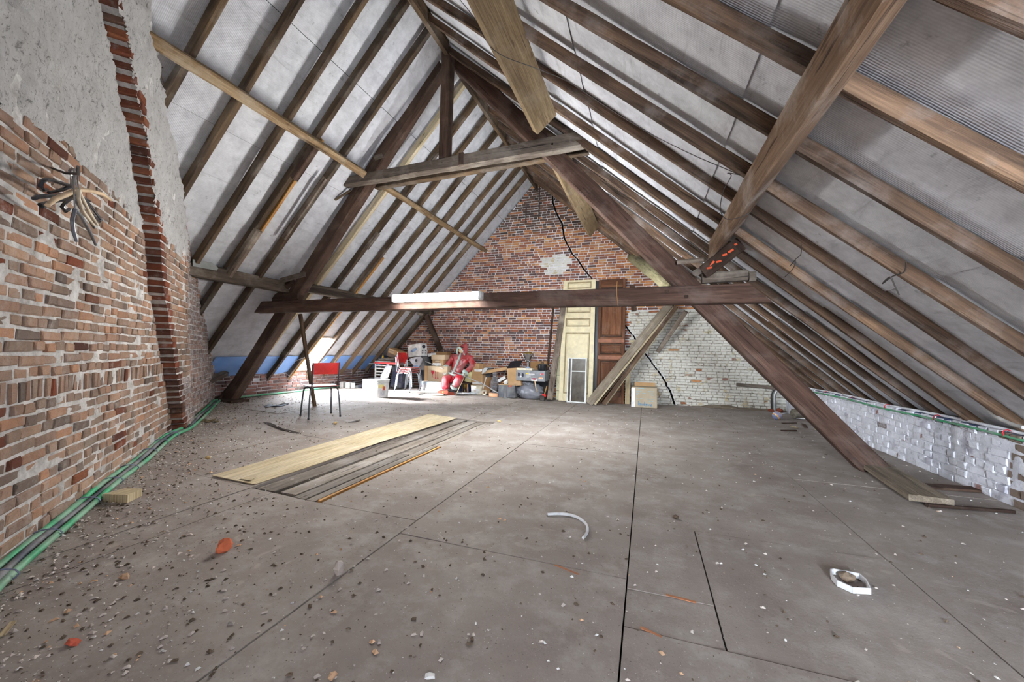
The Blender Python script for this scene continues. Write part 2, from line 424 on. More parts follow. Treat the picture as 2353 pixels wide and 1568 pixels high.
ORANGEP = plain('orange_paint', (214, 88, 50), .7); GREYPRINT = plain('grey_ink', (150, 154, 168), .6)
GREENC = plain('green_cable', (62, 156, 108), .55, dust=.45); GREYC = plain('dark_cable', (70, 74, 84), .6, dust=.4)
NAVYC = plain('navy_cable', (44, 62, 98), .5, dust=.2); WHITEC = plain('white_cable', (222, 222, 226), .5)
TIE = plain('cable_tie', (120, 128, 150), .5); REDTIE = plain('red_cable_tie', (190, 50, 60), .5)
IRON = plain('rusty_iron', (52, 44, 40), .8, dust=.1); WIRE = plain('thin_wire', (60, 54, 50), .7)
CREAMPAINT = plain('cream_door_paint', (212, 200, 164), .55, dust=.12, var=.08); CREAMSHADE = plain('shaded_cream_paint', (146, 130, 96), .7, dust=.1)  # second cream is darker, to paint shade into the door mouldings
# ------------------------------------------------------------------ masonry
ZUP = V((0, 0, 1))
LD, LN, LDD = V((-.752, .659, 0)), V((.659, .752, 0)), -1.193       # the skewed party wall on the left
def lerp(tab, x):
    if x <= tab[0][0]: a, b = tab[0], tab[1]
    elif x >= tab[-1][0]: a, b = tab[-2], tab[-1]
    else:
        for a, b in zip(tab, tab[1:]):
            if a[0] <= x <= b[0]: break
    return a[1]+(b[1]-a[1])*(x-a[0])/(b[0]-a[0])
def P_left(off=0): return lambda s, z, o=0: LD*s+LN*(LDD+off+o)+ZUP*z
def P_back(s, z, o=0): return V((s, YW-o, z))
def P_right(s, z, o=0): return V((XR-o, s, z))
def P_eave(s, z, o=0): return V((XL+o, s, z))
VAR = {}
def brick_variant(kind, mat, k):
    key = (kind, mat.name, k)
    if key in VAR: return VAR[key]
    L, H = {'s': (.196, .052), 'h': (.096, .052), 'v': (.052, .105)}[kind]
    r = random.Random(hash((kind, k)) % 9973+k*17); D = .05; c = .006
    vs_ = []
    for y, e in ((-D, 0), (-c*.6, 0), (c*.4, c)):
        for x, z in ((-1,-1),(1,-1),(1,1),(-1,1)):
            vs_.append((x*(L/2-e)+r.uniform(-.004,.004), y+r.uniform(-.003,.003), z*(H/2-e)+r.uniform(-.003,.003)))
    fs = []
    for i in range(2):
        for j in range(4): q = (j+1) % 4; fs.append((i*4+j, i*4+q, i*4+4+q, i*4+4+j))
    fs.append((8, 9, 10, 11))
    fs = [tuple(reversed(f)) for f in fs]
    me = bpy.data.meshes.new('brick'); me.materials.append(mat); me.from_pydata(vs_, [], fs); me.update()
    VAR[key] = me; return me
def brick_wall(parent, P, n, z0, z1, srange, matf, ch=.064, crack=None, gap=.02, proud=.012, nmax=300, stuff_name='brickwork',
               soldier=None, joint=.012, minpx=9, seed=1, bond=1., miss=.0, wob=.004, hs=1.0):
    r = random.Random(seed); n = V(n); ex = n.cross(ZUP); R = Matrix((ex, n, ZUP)).transposed().to_4x4()
    bs = []; z = z0; k = 0
    while z < z1:
        h = ch; sol = soldier and soldier(z)
        if sol: h = ch*1.75
        s0, s1 = srange(z+h/2); x = s0-r.uniform(0, .1)
        cx = crack(z+h/2) if crack else None
        while x < s1:
            if sol: L = .064; kind = 'v'
            elif (k % 2 == 0) ^ (r.random() < .14): L = .108; kind = 'h'
            else: L = .208; kind = 's'
            L *= bond*r.uniform(.93, 1.07)
            a, b = max(x, s0), min(x+L, s1); x += L
            segs = [(a, b)]
            if cx is not None and a < cx+gap and b > cx-gap: segs = [(a, cx-gap*r.uniform(.7, 1.3)), (cx+gap*r.uniform(.7, 1.3), b)]
            for a, b in segs:
                if b-a < .035 or r.random() < miss: continue
                m = matf((a+b)/2, z+h/2, r)
                if m is None: continue
                bs.append([(a+b)/2+r.uniform(-wob, wob), z+h/2+r.uniform(-wob, wob), b-a-joint, (h-joint)*hs, kind, m, r.uniform(-.006, .008)+proud, r.uniform(-.02, .02), r.randrange(6)])
        z += h; k += 1
    rank = []
    for b in bs:
        p = P(b[0], b[1]); d = depth(p); pr = 0
        if d > .2 and infr(p, 20):
            f = abs(n.dot((p-CP).normalized())); pr = b[2]*b[3]*f/d**2
            if max(b[2]*max(f, .15), b[3])*FPX/d < minpx: pr *= .01
        rank.append(pr)
    order = sorted(range(len(bs)), key=lambda i: -rank[i])
    solo = set(i for i in order[:nmax] if rank[i] > 0)
    rest = {}
    for i, b in enumerate(bs):
        me = brick_variant(b[4], b[5], b[8]); L, H = {'s': (.196, .052), 'h': (.096, .052), 'v': (.052, .105)}[b[4]]
        m4 = Matrix.Translation(P(b[0], b[1], b[6])) @ R @ Matrix.Rotation(b[7], 4, 'Y') @ Matrix.Diagonal((b[2]/L, 1, b[3]/H, 1))
        if i in solo:
            o = bpy.data.objects.new('brick', me); COL.objects.link(o); o.parent = parent
            o.matrix_basis = Matrix.Translation(-WL[parent.name]) @ m4
        else:
            rest.setdefault(b[5].name, (b[5], MB()))[1].add([m4 @ v.co for v in me.vertices], [tuple(p.vertices) for p in me.polygons])
    for m, mb in rest.values(): mb.build(stuff_name, m, parent, kind='stuff')
    return bs
def mortar_base(name, P, z0, z1, srange, mat, dz=.13, ds=.12, off=0, crack=None, gap=.03, amp=.006, seed=3, hole=None, **props):
    mb = MB(); z = z0
    while z < z1-1e-4:
        za, zb = z, min(z+dz, z1); z = zb
        a0, a1 = srange(za); b0, b1 = srange(zb)
        parts = [((a0, a1), (b0, b1))]
        if crack:
            ca, cb = crack(za), crack(zb); parts = [((a0, ca-gap), (b0, cb-gap)), ((ca+gap, a1), (cb+gap, b1))]
        for (a0_, a1_), (b0_, b1_) in parts:
            if a1_-a0_ < .01 and b1_-b0_ < .01: continue
            n = max(1, int((max(a1_, b1_)-min(a0_, b0_))/ds)); vs_ = []
            for i in range(n+1):
                for s, zz in ((a0_+(a1_-a0_)*i/n, za), (b0_+(b1_-b0_)*i/n, zb)):
                    vs_.append(P(s, zz, off+noise.noise(V((s*6, zz*6, seed)))*amp))
            fs = [(2*i, 2*i+2, 2*i+3, 2*i+1) for i in range(n)]
            if hole: fs = [f for i, f in enumerate(fs) if not hole(a0_+(a1_-a0_)*(i+.5)/n, (za+zb)/2)]
            mb.add(vs_, fs)
    return mb.build(name, mat, kind='structure', origin=(0, 0, 0), **props)
def rough_sheet(name, P, mat, parent, s0, s1, z0, z1, keep, res=.02, amp=.02, off=.02, seed=1, lump=1.):
    nu, nv = max(2, int((s1-s0)/res)), max(2, int((z1-z0)/res))
    def fn(u, v):
        s, z = s0+(s1-s0)*u, z0+(z1-z0)*v
        q = V((s*7, z*4.5, seed))
        h = off+noise.fractal(q, .9, 2.1, 4)*amp*.8+abs(noise.noise(q*2.7))*amp*.9*lump
        k = sum(keep(s+a, z+b) for a, b in ((.03, 0), (-.03, 0), (0, .03), (0, -.03), (.05, .05), (-.05, -.05), (.05, -.05), (-.05, .05)))/8
        return P(s, z, h*k-.012*(1-k))
    return MB().grid(fn, nu, nv, keep=lambda u, v: keep(s0+(s1-s0)*u, z0+(z1-z0)*v)).build(name, mat, parent, smooth=180)

# --- floor: a dark deck under loose hardboard sheets, a strip of bare planks in the middle
fl = MB().grid(lambda u, v: (-8+11*u, -4.2+13.4*v, fh(-8+11*u)-.032), 22, 4).build('floor', SUBFLOOR, kind='structure', origin=(0, 0, 0))
def sheet(x0, x1, y0, y1, dz=0):
    g = .0035; x0 += g; x1 -= g; y0 += g; y1 -= g; n = 5; mb = MB()
    k = [rnd.uniform(-.003, .004) for _ in range(4)]
    def top(u, v):
        x, y = x0+(x1-x0)*u, y0+(y1-y0)*v
        e = (k[0]*(1-u)*(1-v)+k[1]*u*(1-v)+k[2]*(1-u)*v+k[3]*u*v)
        return (x, y, fh(x)+dz+e)
    mb.grid(top, n, n)
    rim = [(i/n, 0) for i in range(n)]+[(1, i/n) for i in range(n)]+[(1-i/n, 1) for i in range(n)]+[(0, 1-i/n) for i in range(n)]
    m = len(rim); vs_ = [V(top(*r)) for r in rim]+[V(top(*r))-V((0, 0, .022)) for r in rim]
    mb.add(vs_, [(i, (i+1) % m, (i+1) % m+m, i+m)[::-1] for i in range(m)])
    return mb.build('floor_sheet', FLOOR, fl)
PX0, PX1, PY0, PY1 = -2.85, -2.17, 2.16, 5.50
for x0, x1, ys in ((-7.6, -6.4, (3, 5.2, 7.4, 9.1)), (-6.4, -5.15, (2, 4.3, 6.6, 9.1)), (-5.15, -3.89, (1, 3.05, 5.2, 7.4, 9.1)),
                   (-3.89, -2.85, (0, 2.16)), (-3.89, -2.85, (2.16, 3.53, 5.5)), (-3.89, -2.62, (5.5, 7.4, 9.1)), (-2.62, -1.38, (-2, .2, 2.16)),
                   (-2.85, -2.62, (.1, 2.16)), (-2.17, -1.38, (2.16, 5.5)), (-2.62, -1.38, (5.5, 7.1, 9.1)), (-1.38, -.08, (-2.5, .2, 1.98, 4.4, 6.9, 9.1)),
                   (-.08, .29, (1.64, 1.91)), (-.08, .29, (1.91, 2.67)), (-.08, 1.24, (-3.2, -.3, 1.64)), (.29, 1.24, (1.64, 2.67)), (-.08, 1.24, (2.67, 4.9, 7.1, 9.1)),
                   (1.24, 2.62, (-4, -1, 1.86, 4.1, 6.3, 9.1))):
    for y0, y1 in zip(ys, ys[1:]): sheet(x0, x1, y0, y1)
for x0, x1, y0, y1, dz in ((-2.84, -2.655, 2.2, 5.48, -.016), (-2.645, -2.63, 2.6, 5.4, -.024), (-2.62, -2.47, 2.22, 4.1, -.014), (-2.62, -2.47, 4.11, 5.47, -.017), (-2.455, -2.345, 2.19, 3.5, -.012), (-2.455, -2.345, 3.51, 5.49, -.018), (-2.33, -2.255, 2.19, 3.9, -.010), (-2.33, -2.19, 3.93, 5.48, -.014)):
    MB().beam(((x0+x1)/2, y0, fh(x0)+dz-.012), ((x0+x1)/2, y1, fh(x0)+dz-.012), x1-x0, .024, (1, 0, 0), 8, .06, .002).build('floor_plank', WD_PLANK, fl)
MB().beam((-2.222, 2.2, -.012), (-2.215, 3.9, -.012), .025, .018, (1, 0, 0), 8, .1, .003).build('splintered_batten', WD_NEW, fl)

# --- left party wall, with the leaning chimney breast
S_NOTCH = [(-.1, 5.95), (.117, 5.81), (.6, 5.47), (1.02, 5.21), (1.49, 4.88), (1.6, 4.776), (2.09, 4.586), (2.44, 4.33), (2.76, 4.14), (3.146, 3.78), (3.38, 3.54), (4.2, 2.9), (5.4, 2.0)]
S_BREAST = [(-.1, 6.42), (.1, 6.37), (.64, 6.06), (1.15, 5.80), (1.87, 5.68), (2.27, 5.62), (2.52, 5.47), (3.1, 4.94), (3.18, 4.70), (3.5, 4.34), (3.85, 4.06), (4.3, 3.72), (5.4, 2.9)]
S_OUTER = [(-.1, 8.3), (.9, 8.3), (1.48, 7.65), (2.0, 6.95), (2.25, 6.65), (2.6, 5.9), (3., 5.2)]
def lx(s): return LD.x*s+LN.x*LDD
def top_l(s): return min(mem_l(lx(s)), mem_r(lx(s)))+.06
def s_low(z):   # where the wall meets the right-hand slope
    x = RX+(5.36-z)/.89; return max(-4.7, (x-LN.x*LDD)/LD.x)
fill_hole = lambda s, z: -3.0 < s < -1.9 and .55 < z < 2.0  # opening added behind the camera to let in fill light
wl = mortar_base('wall_left', P_left(), -.1, 5.2, lambda z: (s_low(z), lerp(S_NOTCH, z)+.1), MORTAR, dz=.05, ds=.05, hole=fill_hole, amp=.010, off=.002)
def tan(s, z, r): return BR_TAN if r.random() > .05 else BR_DARK
plim = lambda s: 2.21+noise.noise(V((s*1.7, 3, 1)))*.10+(-.10 if s > 4.1 else 0)
brick_wall(wl, P_left(), LN, -.06, 2.36, lambda z: (.9, lerp(S_NOTCH, z)), lambda s, z, r: tan(s, z, r) if z < plim(s)+.03 else None, .066, proud=.007, seed=5, joint=.015,
           soldier=lambda z: .76 < z < .83, minpx=10, wob=.006)
def plast_keep(s, z):
    return z > plim(s)+noise.noise(V((s*9, z*9, 2)))*.04 and z < top_l(s) and s < lerp(S_NOTCH, z)-.01+noise.noise(V((z*11, 4, 4)))*.03
rough_sheet('lime_plaster', P_left(), PLASTER, wl, .7, 4.7, 2.05, 5.2, plast_keep, .018, .040, .012, 3)
cb = mortar_base('wall_left_breast', P_left(.11), -.1, 5.0, lambda z: (lerp(S_NOTCH, z)+.012, lerp(S_BREAST, z)), MORTAR, .05, .05, amp=.008)
def rngb(z): return (lerp(S_NOTCH, z)+.006, lerp(S_BREAST, z)-.01)
brick_wall(cb, P_left(.11), LN, -.06, 2.45, lambda z: (rngb(z)[0]+.11, rngb(z)[1]), lambda s, z, r: (BR_TAN if z > .7 else BR_GREY) if z < 2.1+noise.noise(V((s*3, z, 9)))*.2 else None, .066, proud=.006, seed=8, minpx=8, wob=.006)
# quoins on the breast's corner, coloured dark for soot and its shade: one brick per course, header face towards the room's near end
r_ = random.Random(21); z = -.06; k = 0
while z < 4.4:
    s0 = lerp(S_NOTCH, z+.033); L = .1 if k % 2 else .14; m = MB()
    p = [(s0+r_.uniform(-.012, .014), -.006), (s0+L, 0)]; h = .05+r_.uniform(-.004, .006); zb = z+.006+r_.uniform(-.004, .004); c = .006
    Pb = P_left(); a0 = p[0][0]; pr = .124+r_.uniform(-.008, .006); sk = r_.uniform(-.006, .006)
    ring = lambda s, e: [Pb(s, zb+e, -.02), Pb(s, zb+e+sk, pr-e), Pb(s, zb+h-e+sk, pr-e), Pb(s, zb+h-e, -.02)]
    m.add(ring(a0, c)+ring(a0+c, 0)+ring(a0+L, 0), [(0, 1, 2, 3), (0, 4, 5, 1), (1, 5, 6, 2), (2, 6, 7, 3), (4, 8, 9, 5), (5, 9, 10, 6), (6, 10, 11, 7)])
    m.build('brick', BR_DARK if z < 3.2 or k % 3 else BR_SOOT, cb); z += .066; k += 1
MB().grid(lambda u, v: P_left()(lerp(S_NOTCH, -.1+4.9*v)+.02, -.1+4.9*v, .113*u-.005), 2, 50).build('mortar_return', MORTAR, cb)
rough_sheet('lime_plaster', P_left(.11), PLASTER, cb, 2.9, 5.8, 1.9, 4.9, lambda s, z: rngb(z)[0]-.012+noise.noise(V((z*9, 1, 4)))*.012 < s < rngb(z)[1]+.03 and z > 2.1+(s-4.8)*.05+noise.noise(V((s*3, z, 9)))*.2, .018, .036, .008, 6)
cw = mortar_base('wall_left_end', P_left(.04), -.1, 2.9, lambda z: (lerp(S_BREAST, z)-.05, lerp(S_OUTER, z)), MORTAR, .05, .05, amp=.010, off=.002)
brick_wall(cw, P_left(.04), LN, -.04, 2.75, lambda z: (lerp(S_BREAST, z)-.02, lerp(S_OUTER, z)-.01+rnd.uniform(0, .05)), lambda s, z, r: BR_GREY, .064, proud=.008, seed=11, minpx=7, wob=.005)

# --- far gable, cracked, half brick half whitewash
CRK = [Q(x, y, YW) for x, y in ((1269, 420), (1270, 464), (1279, 491), (1291.6, 514), (1296.7, 548), (1315, 584), (1327, 596), (1344, 623), (1355, 634), (1380, 668), (1415, 720), (1448, 763), (1464, 785), (1484, 815), (1498, 834), (1521, 865), (1528, 878), (1542, 904), (1550, 931), (1553, 945))]
CRT = sorted([(p.z, p.x) for p in CRK])
crack = lambda z: lerp(CRT, z)+noise.noise(V((z*14, 0, 5)))*.02
gl = lambda z: max(XL-.1, RX-(5.34-z)/1.075+.02); gr = lambda z: min(XR+.2, RX+(5.24-z)/.885)
grng = lambda z: (gl(z)+.05, gr(z)-.03) if gr(z)-gl(z) > .1 else (RX-.01, RX+.01)
bk = mortar_base('wall_back', P_back, -.12, 5.2, grng, MORTAR_B, .064, .3, crack=crack, gap=.022, amp=.002, off=.0)
MB().add([(XL-.6, YW+.16, -.4), (XR+.6, YW+.16, -.4), (XR+.6, YW+.16, .7), (RX, YW+.16, 5.6), (XL-.6, YW+.16, .8)], [(0, 1, 2, 3, 4)]).build('dark_backing', VOID, bk)  # near-black sheet: darkens the crack by its colour, shuts out the sky
wx, wz = Q(1447, 716, YW).x, Q(1500, 716, YW).z
pc = Q(1278, 605, YW)
def white_zone(s, z): return s > wx+noise.noise(V((z*2.3, 0, 2)))*.06 and z < wz+noise.noise(V((s*2, 5, 1)))*.06
def gable(s, z, r):
    if white_zone(s, z): return BR_WHITE if r.random() > .012 else BR_ORANGE
    e = ((s-pc.x)/.40)**2+((z-pc.z)/.27)**2+noise.noise(V((s*3, z*3, 8)))*.7
    if e < .8: return BR_WHITE
    if z > 4.0+noise.noise(V((s*3, 1, 1)))*.2 and r.random() < .8: return BR_SOOT
    if s > crack(z) or (z > 3.5 and s > RX-.9): return BR_ORANGE if r.random() < .75 else BR_RED
    return BR_RED if r.random() < .9 else BR_ORANGE
sx0, sx1, sz = Q(1140, 793, YW).x, Q(1262, 793, YW).x, Q(1200, 793, YW).z
brick_wall(bk, P_back, (0, -1, 0), -.10, 5.1, grng, gable, .0595, crack=crack, gap=.017, proud=.009, seed=14, minpx=8, joint=.0135, bond=.97, wob=.002, hs=1.0)
mb_w = MB()                                     # whitewash also covers the joints
for j in range(34):
    za, zb = -.1+.064*j, -.1+.064*(j+1)
    if zb > wz: break
    for s0f, s1f in ((lambda z: wx, lambda z: crack(z)-.03), (lambda z: max(wx, crack(z)+.03), lambda z: grng(z)[1])):
        if s1f(za) > s0f(za)+.02: mb_w.add([P_back(s0f(za), za, .004), P_back(s1f(za), za, .004), P_back(s1f(zb), zb, .004), P_back(max(s0f(zb), s0f(za)), zb, .004)], [(0, 1, 2, 3)])
mb_w.build('whitewashed_joints', MORTAR_W, bk)

# --- knee walls
ktop = lambda y: .49+.012*math.sin(y*2.1)+noise.noise(V((y*1.3, 2, 2)))*.012
kr = mortar_base('wall_right', P_right, -.08, .5, lambda z: (-4.3, YW+.1), whitewash('limewash_joints', (214, 214, 220), (176, 174, 182), (120, 120, 128)), .035, .04, amp=.015, off=.0)
MB().grid(lambda u, v: (XR-.02+.34*v, -4.3+13.3*u, .50+noise.noise(V((u*40, v*3, 1)))*.012), 60, 3).build('wall_cap', MORTAR_D, kr)
bare = whitewash('bare_dirty_brick', (128, 112, 100), (104, 92, 82), (66, 58, 52))
def knee(s, z, r):
    if 3.86 < s < 4.04+.1*(z-.2): return bare
    return BR_KNEE if s > 3.2 and r.random() > .03 else (BR_KNEE if r.random() < .6 else BR_GREY)
brick_wall(kr, P_right, (-1, 0, 0), -.07, .48, lambda z: (2.4, YW+.02), knee, .068, proud=.003, seed=17, minpx=6, nmax=300, joint=.010, wob=.008, bond=.95)
ke = mortar_base('wall_eaves', P_eave, 0, .62, lambda z: (4.3, YW+.1), MORTAR_B, .08, .15, amp=.006)
brick_wall(ke, P_eave, (1, 0, 0), .02, .60, lambda z: (4.4, YW), lambda s, z, r: BR_EAVE, .06, proud=.009, seed=19, joint=.0145, minpx=6, nmax=300, miss=.015)
MB().grid(lambda u, v: (XL+.03-.4*v, 4.2+4.9*u, .615+noise.noise(V((u*30, v*3, 1)))*.01), 40, 3).build('wall_cap', MORTAR_D, ke)

MB().add([P_left()(.3, -.3), P_left()(.3, -.3, -9), P_left()(.3, 6, -9), P_left()(.3, 6)], [(0, 1, 2, 3)]).add([(-7.5, -4.5, -.3), (-7.5, 9.2, -.3), (-7.5, 9.2, .42), (-7.5, -4.5, .42)], [(0, 1, 2, 3)]).build('light_blocker', VOID, kind='structure')  # unseen planes added to keep stray sky light off the membrane
# --- roof membrane, in overlapping strips
def mstrip(par, xa, xb, f, sg, hole=None, y0=-4.4, y1=9.15):
    n = V((-sg*1.0, 0, 1.0)).normalized() if sg > 0 else V((1.0, 0, 1.0)).normalized()
    def fn(u, v):
        y = y0+(y1-y0)*u; g = .004 if sg > 0 else .012; x = xa-g+(xb-xa+g)*v
        d = .0+noise.noise(V((x*1.4, y*2.2, sg*5)))*.014+noise.noise(V((x*.5, y*6, sg*9)))*.005
        e = .012*(1-v)
        return V((x, y, f(x)))+n*(d+e)
    return MB().grid(fn, 110, 9, keep=(lambda u, v: not hole(xa+(xb-xa)*v, y0+(y1-y0)*u)) if hole else None).build('membrane_strip', MEMBRANE, par, smooth=180)
WX0, WX1, WY0, WY1 = -6.93, -6.27, 6.02, 6.52
whole = lambda x, y: WX0 < x < WX1 and WY0-.02 < y < WY1+.02
ceil = MB().beam((RX, -4.4, 5.36), (RX, 9.15, 5.36), .10, .05, (1, 0, 0), 4).build('ceiling', WD_DARK, kind='structure', origin=(0, 0, 0))
for xa, xb in zip((-2.55, -3.41, -4.30, -5.197, -6.016, -6.27, -6.93), (-3.41, -4.30, -5.197, -6.016, -6.27, -6.93, -7.30)):
    if xa == -6.27:
        mstrip(ceil, xa, xb, mem_l, 1, None, -4.4, WY0); mstrip(ceil, xa, xb, mem_l, 1, None, WY1, 9.15)
    else: mstrip(ceil, xa, xb, mem_l, 1)
ceil2 = MB().beam((RX+.05, -4.4, 5.30), (RX+.05, 9.15, 5.30), .03, .05, (1, 0, 0), 4).build('ceiling', WD_DARK, kind='structure', origin=(0, 0, 0))
for xa, xb in zip((-2.55, -1.55, -.55, .5, 1.6), (-1.55, -.55, .5, 1.6, 3.0)): mstrip(ceil2, xa, xb, mem_r, -1)
def deck(par, f, sg, xs, hole=False):  # near-black sheets added above: stop light leaks, darken the membrane seams
    mb = MB(); n = V((-sg*.73, 0, .69))*.10
    ys = (-4.5, WY0-.03, WY1+.03, 9.3)
    for xa, xb in zip(xs, xs[1:]):
        for ya, yb in zip(ys, ys[1:]):
            if hole and xa == WX1+.03 and ya == WY0-.03: continue
            mb.add([V((x, y, f(x)))+n for x, y in ((xa, ya), (xb, ya), (xb, yb), (xa, yb))], [(0, 1, 2, 3)])
    mb.build('roof_light_block', VOID, par)
deck(ceil, mem_l, 1, (RX+.15, WX1+.03, WX0-.03, -7.5), True); deck(ceil2, mem_r, -1, (RX-.15, 3.1))
tp = MB()
for y0, y1 in ((4.35, WY0-.02), (WY1+.02, 8.9)):
    tp.grid(lambda u, v: V((-6.63-.36*v, y0+(y1-y0)*u, mem_l(-6.63-.36*v)))+V((.72, 0, -.68))*(.018+.01*noise.noise(V((u*9, v*3, 2)))), 24, 4)
tarp = NT('blue_tarpaulin', .5, .4); tarp = tarp.col(tarp.mix(tarp.noise(tarp.coord('pos'), 5, 4), (104, 148, 218), (144, 184, 238)))
tag(tp.build('tarpaulin', tarp, smooth=180), 'strip of blue tarpaulin along the foot of the left roof slope', 'tarpaulin')

# --- skylight at the foot of the left slope
gl_m = NT('skylight_glass', .05, .5); g_t = gl_m.n('BsdfTransparent'); g_g = gl_m.n('BsdfGlossy', {1: .05}); g_x = gl_m.n('MixShader', {0: .08})
gl_m.t.links.new(g_t.outputs[0], g_x.inputs[1]); gl_m.t.links.new(g_g.outputs[0], g_x.inputs[2])
gl_m.t.links.new(g_x.outputs[0], gl_m.t.nodes['Material Output'].inputs[0]); GLASS_T = gl_m.m
def wl_pt(x, y, o=0): return V((x, y, mem_l(x)))+V((-.73, 0, .68))*o
wf = MB()
for a, b, w in ((wl_pt(WX1, WY0, .03), wl_pt(WX1, WY1, .03), .05), (wl_pt(WX0, WY0, .03), wl_pt(WX0, WY1, .03), .05)): wf.beam(a, b, w, .09, (.68, 0, .73), 3)
for y in (WY0, WY1): wf.beam(wl_pt(WX1, y, .03), wl_pt(WX0, y, .03), .03, .09, (0, 1, 0), 3)
win = wf.build('window_1', plain('grey_window_frame', (150, 142, 134), .7), kind='structure')
MB().add([wl_pt(WX1, WY0, .05), wl_pt(WX1, WY1, .05), wl_pt(WX0, WY1, .05), wl_pt(WX0, WY0, .05)], [(0, 1, 2, 3)]).build('pane', GLASS_T, win)
MB().beam(wl_pt(WX1-.1, WY0+.31, .0), wl_pt(WX0+.02, WY0+.27, .0), .012, .02, (0, 1, 0), 3).build('stay_bar', IRON, win)
for nm, pts in (('skylight_portal', [wl_pt((WX0+WX1)/2, (WY0+WY1)/2, .10)]),):
    L = bpy.data.lights.new(nm, 'AREA'); L.shape = 'RECTANGLE'; L.size = .5; L.size_y = .95; L.cycles.is_portal = True
    o = bpy.data.objects.new(nm, L); COL.objects.link(o); o.location = pts[0]; o.rotation_euler = V((.73, 0, -.68)).to_track_quat('-Z', 'Y').to_euler()
L = bpy.data.lights.new('fill_portal', 'AREA'); L.shape = 'RECTANGLE'; L.size = 1.2; L.size_y = 1.55; L.cycles.is_portal = True
o = bpy.data.objects.new('fill_portal', L); COL.objects.link(o); o.location = P_left()(-2.45, 1.28, -.05); o.rotation_euler = LN.to_track_quat('-Z', 'Z').to_euler()  # sampling portal of the added fill opening
# ------------------------------------------------------------------ rafters
ORD = ['first','second','third','fourth','fifth','sixth','seventh','eighth','ninth','tenth','eleventh','twelfth','thirteenth','fourteenth','fifteenth','sixteenth','seventeenth','eighteenth','nineteenth','twentieth','twenty-first','twenty-second','twenty-third','twenty-fourth']
LY = [8.33, 7.87, 7.45, 6.95, 6.48, 6.0, 5.56, 5.13, 4.13, 3.68, 3.27, 2.78, 2.28, 1.78, 1.28, .78, .28]
RY = [8.55, 8.1, 7.65, 7.2, 6.75, 6.3, 5.85, 5.4, 4.98, 4.52, 4.0, 3.5, 2.97, 2.45, 1.95, 1.48, .98, .5, 0, -.5]
NL, NRR = V((-.7274, 0, .6862)), V((.6585, 0, .7526))
PALEL = {5.13: WD_PALE}
for i, y in enumerate(LY):
    w, h = rnd.uniform(.052, .064), rnd.uniform(.095, .112)
    sag = rnd.uniform(-.012, .008)
    p = lambda x, o: V((x, y-w/2, raf_l(x)+sag))+NL*o
    xe = RX if y > -1 else RX
    o = MB().beam(p(RX+.02, h/2), p(-7.12, h/2), w, h, (0, 1, 0), 22, .13, .006, bow=rnd.uniform(-.015, .015)).build('rafter', PALEL.get(y, WD_RAFTER))
    tag(o, ('pale dusty' if y in PALEL else 'rough brown')+' rafter of the left roof slope, %s from the far gable' % ORD[i], 'rafter', 'rafters of the left roof slope')
for i, y in enumerate(RY):
    w, h = rnd.uniform(.046, .058), rnd.uniform(.074, .086)
    sag = rnd.uniform(-.012, .010)
    p = lambda x, o: V((x, y-w/2, raf_r(x)+sag))+NRR*o
    o = MB().beam(p(RX-.02, h/2), p(2.80, h/2), w, h, (0, 1, 0), 22, .15, .008, bow=rnd.uniform(-.02, .02)).build('rafter', WD_RAFTER_R)
    tag(o, 'rough reddish brown rafter of the right roof slope, %s from the far gable' % ORD[i], 'rafter', 'rafters of the right roof slope')
def on_raf(x, y, o): return V((x, y, raf_l(x)))+NL*o
# repairs nailed beside old rafters
def patch_piece(name, label, x0, x1, y, w, h, mat, o=.05, cat='timber', ch=.12, **kw):
    return tag(MB().beam(on_raf(x0, y, o), on_raf(x1, y, o), w, h, (0, 1, 0), 10, ch, .004, **kw).build(name, mat), label, cat)
patch_piece('splice_batten', 'bright new pine batten nailed beside an old rafter near the upper left purlin', -3.86, -5.45, 3.72, .035, .10, WD_NEW, .045)
patch_piece('splice_batten', 'short bright pine batten on the left slope just behind the truss, above the lower purlin', -4.70, -5.33, 6.02, .05, .09, WD_NEW, .03)
patch_piece('splice_batten', 'orange pine batten beside a rafter at the near side of the skylight', -5.6, -7.0, 6.02, .035, .09, WD_NEW, .045)
patch_piece('splice_batten', 'pale pine batten reaching down from the lower left purlin to the brick wall', -5.4, -6.55, 3.30, .03, .08, WD_NEW, .04)
patch_piece('rafter_stub', 'stub of an old dark rafter hanging under the upper left purlin', -3.92, -4.28, 3.66, .075, .10, WD_DARK, -.02)
patch_piece('rafter_stub', 'rounded old rafter end beside the bright batten, lower on the left slope', -4.86, -5.4, 3.66, .085, .11, WD_GREY, -.01, ch=.3)
patch_piece('split_batten', 'split grey batten hanging beside the rafter in front of the truss', -4.14, -4.86, 4.03, .03, .07, WD_GREY, -.02)
patch_piece('loose_block', 'short pale block nailed against a rafter behind the truss on the left slope', -4.42, -4.66, 5.50, .045, .07, WD_GREY, -.01)
# ------------------------------------------------------------------ purlins
def purlin(label, A, B, w, h, side, mat, seg=20, jit=.01, **kw):
    return tag(MB().beam(A, B, w, h, side, seg, kw.pop('ch', .10), jit, **kw).build('purlin', mat), label, 'purlin')
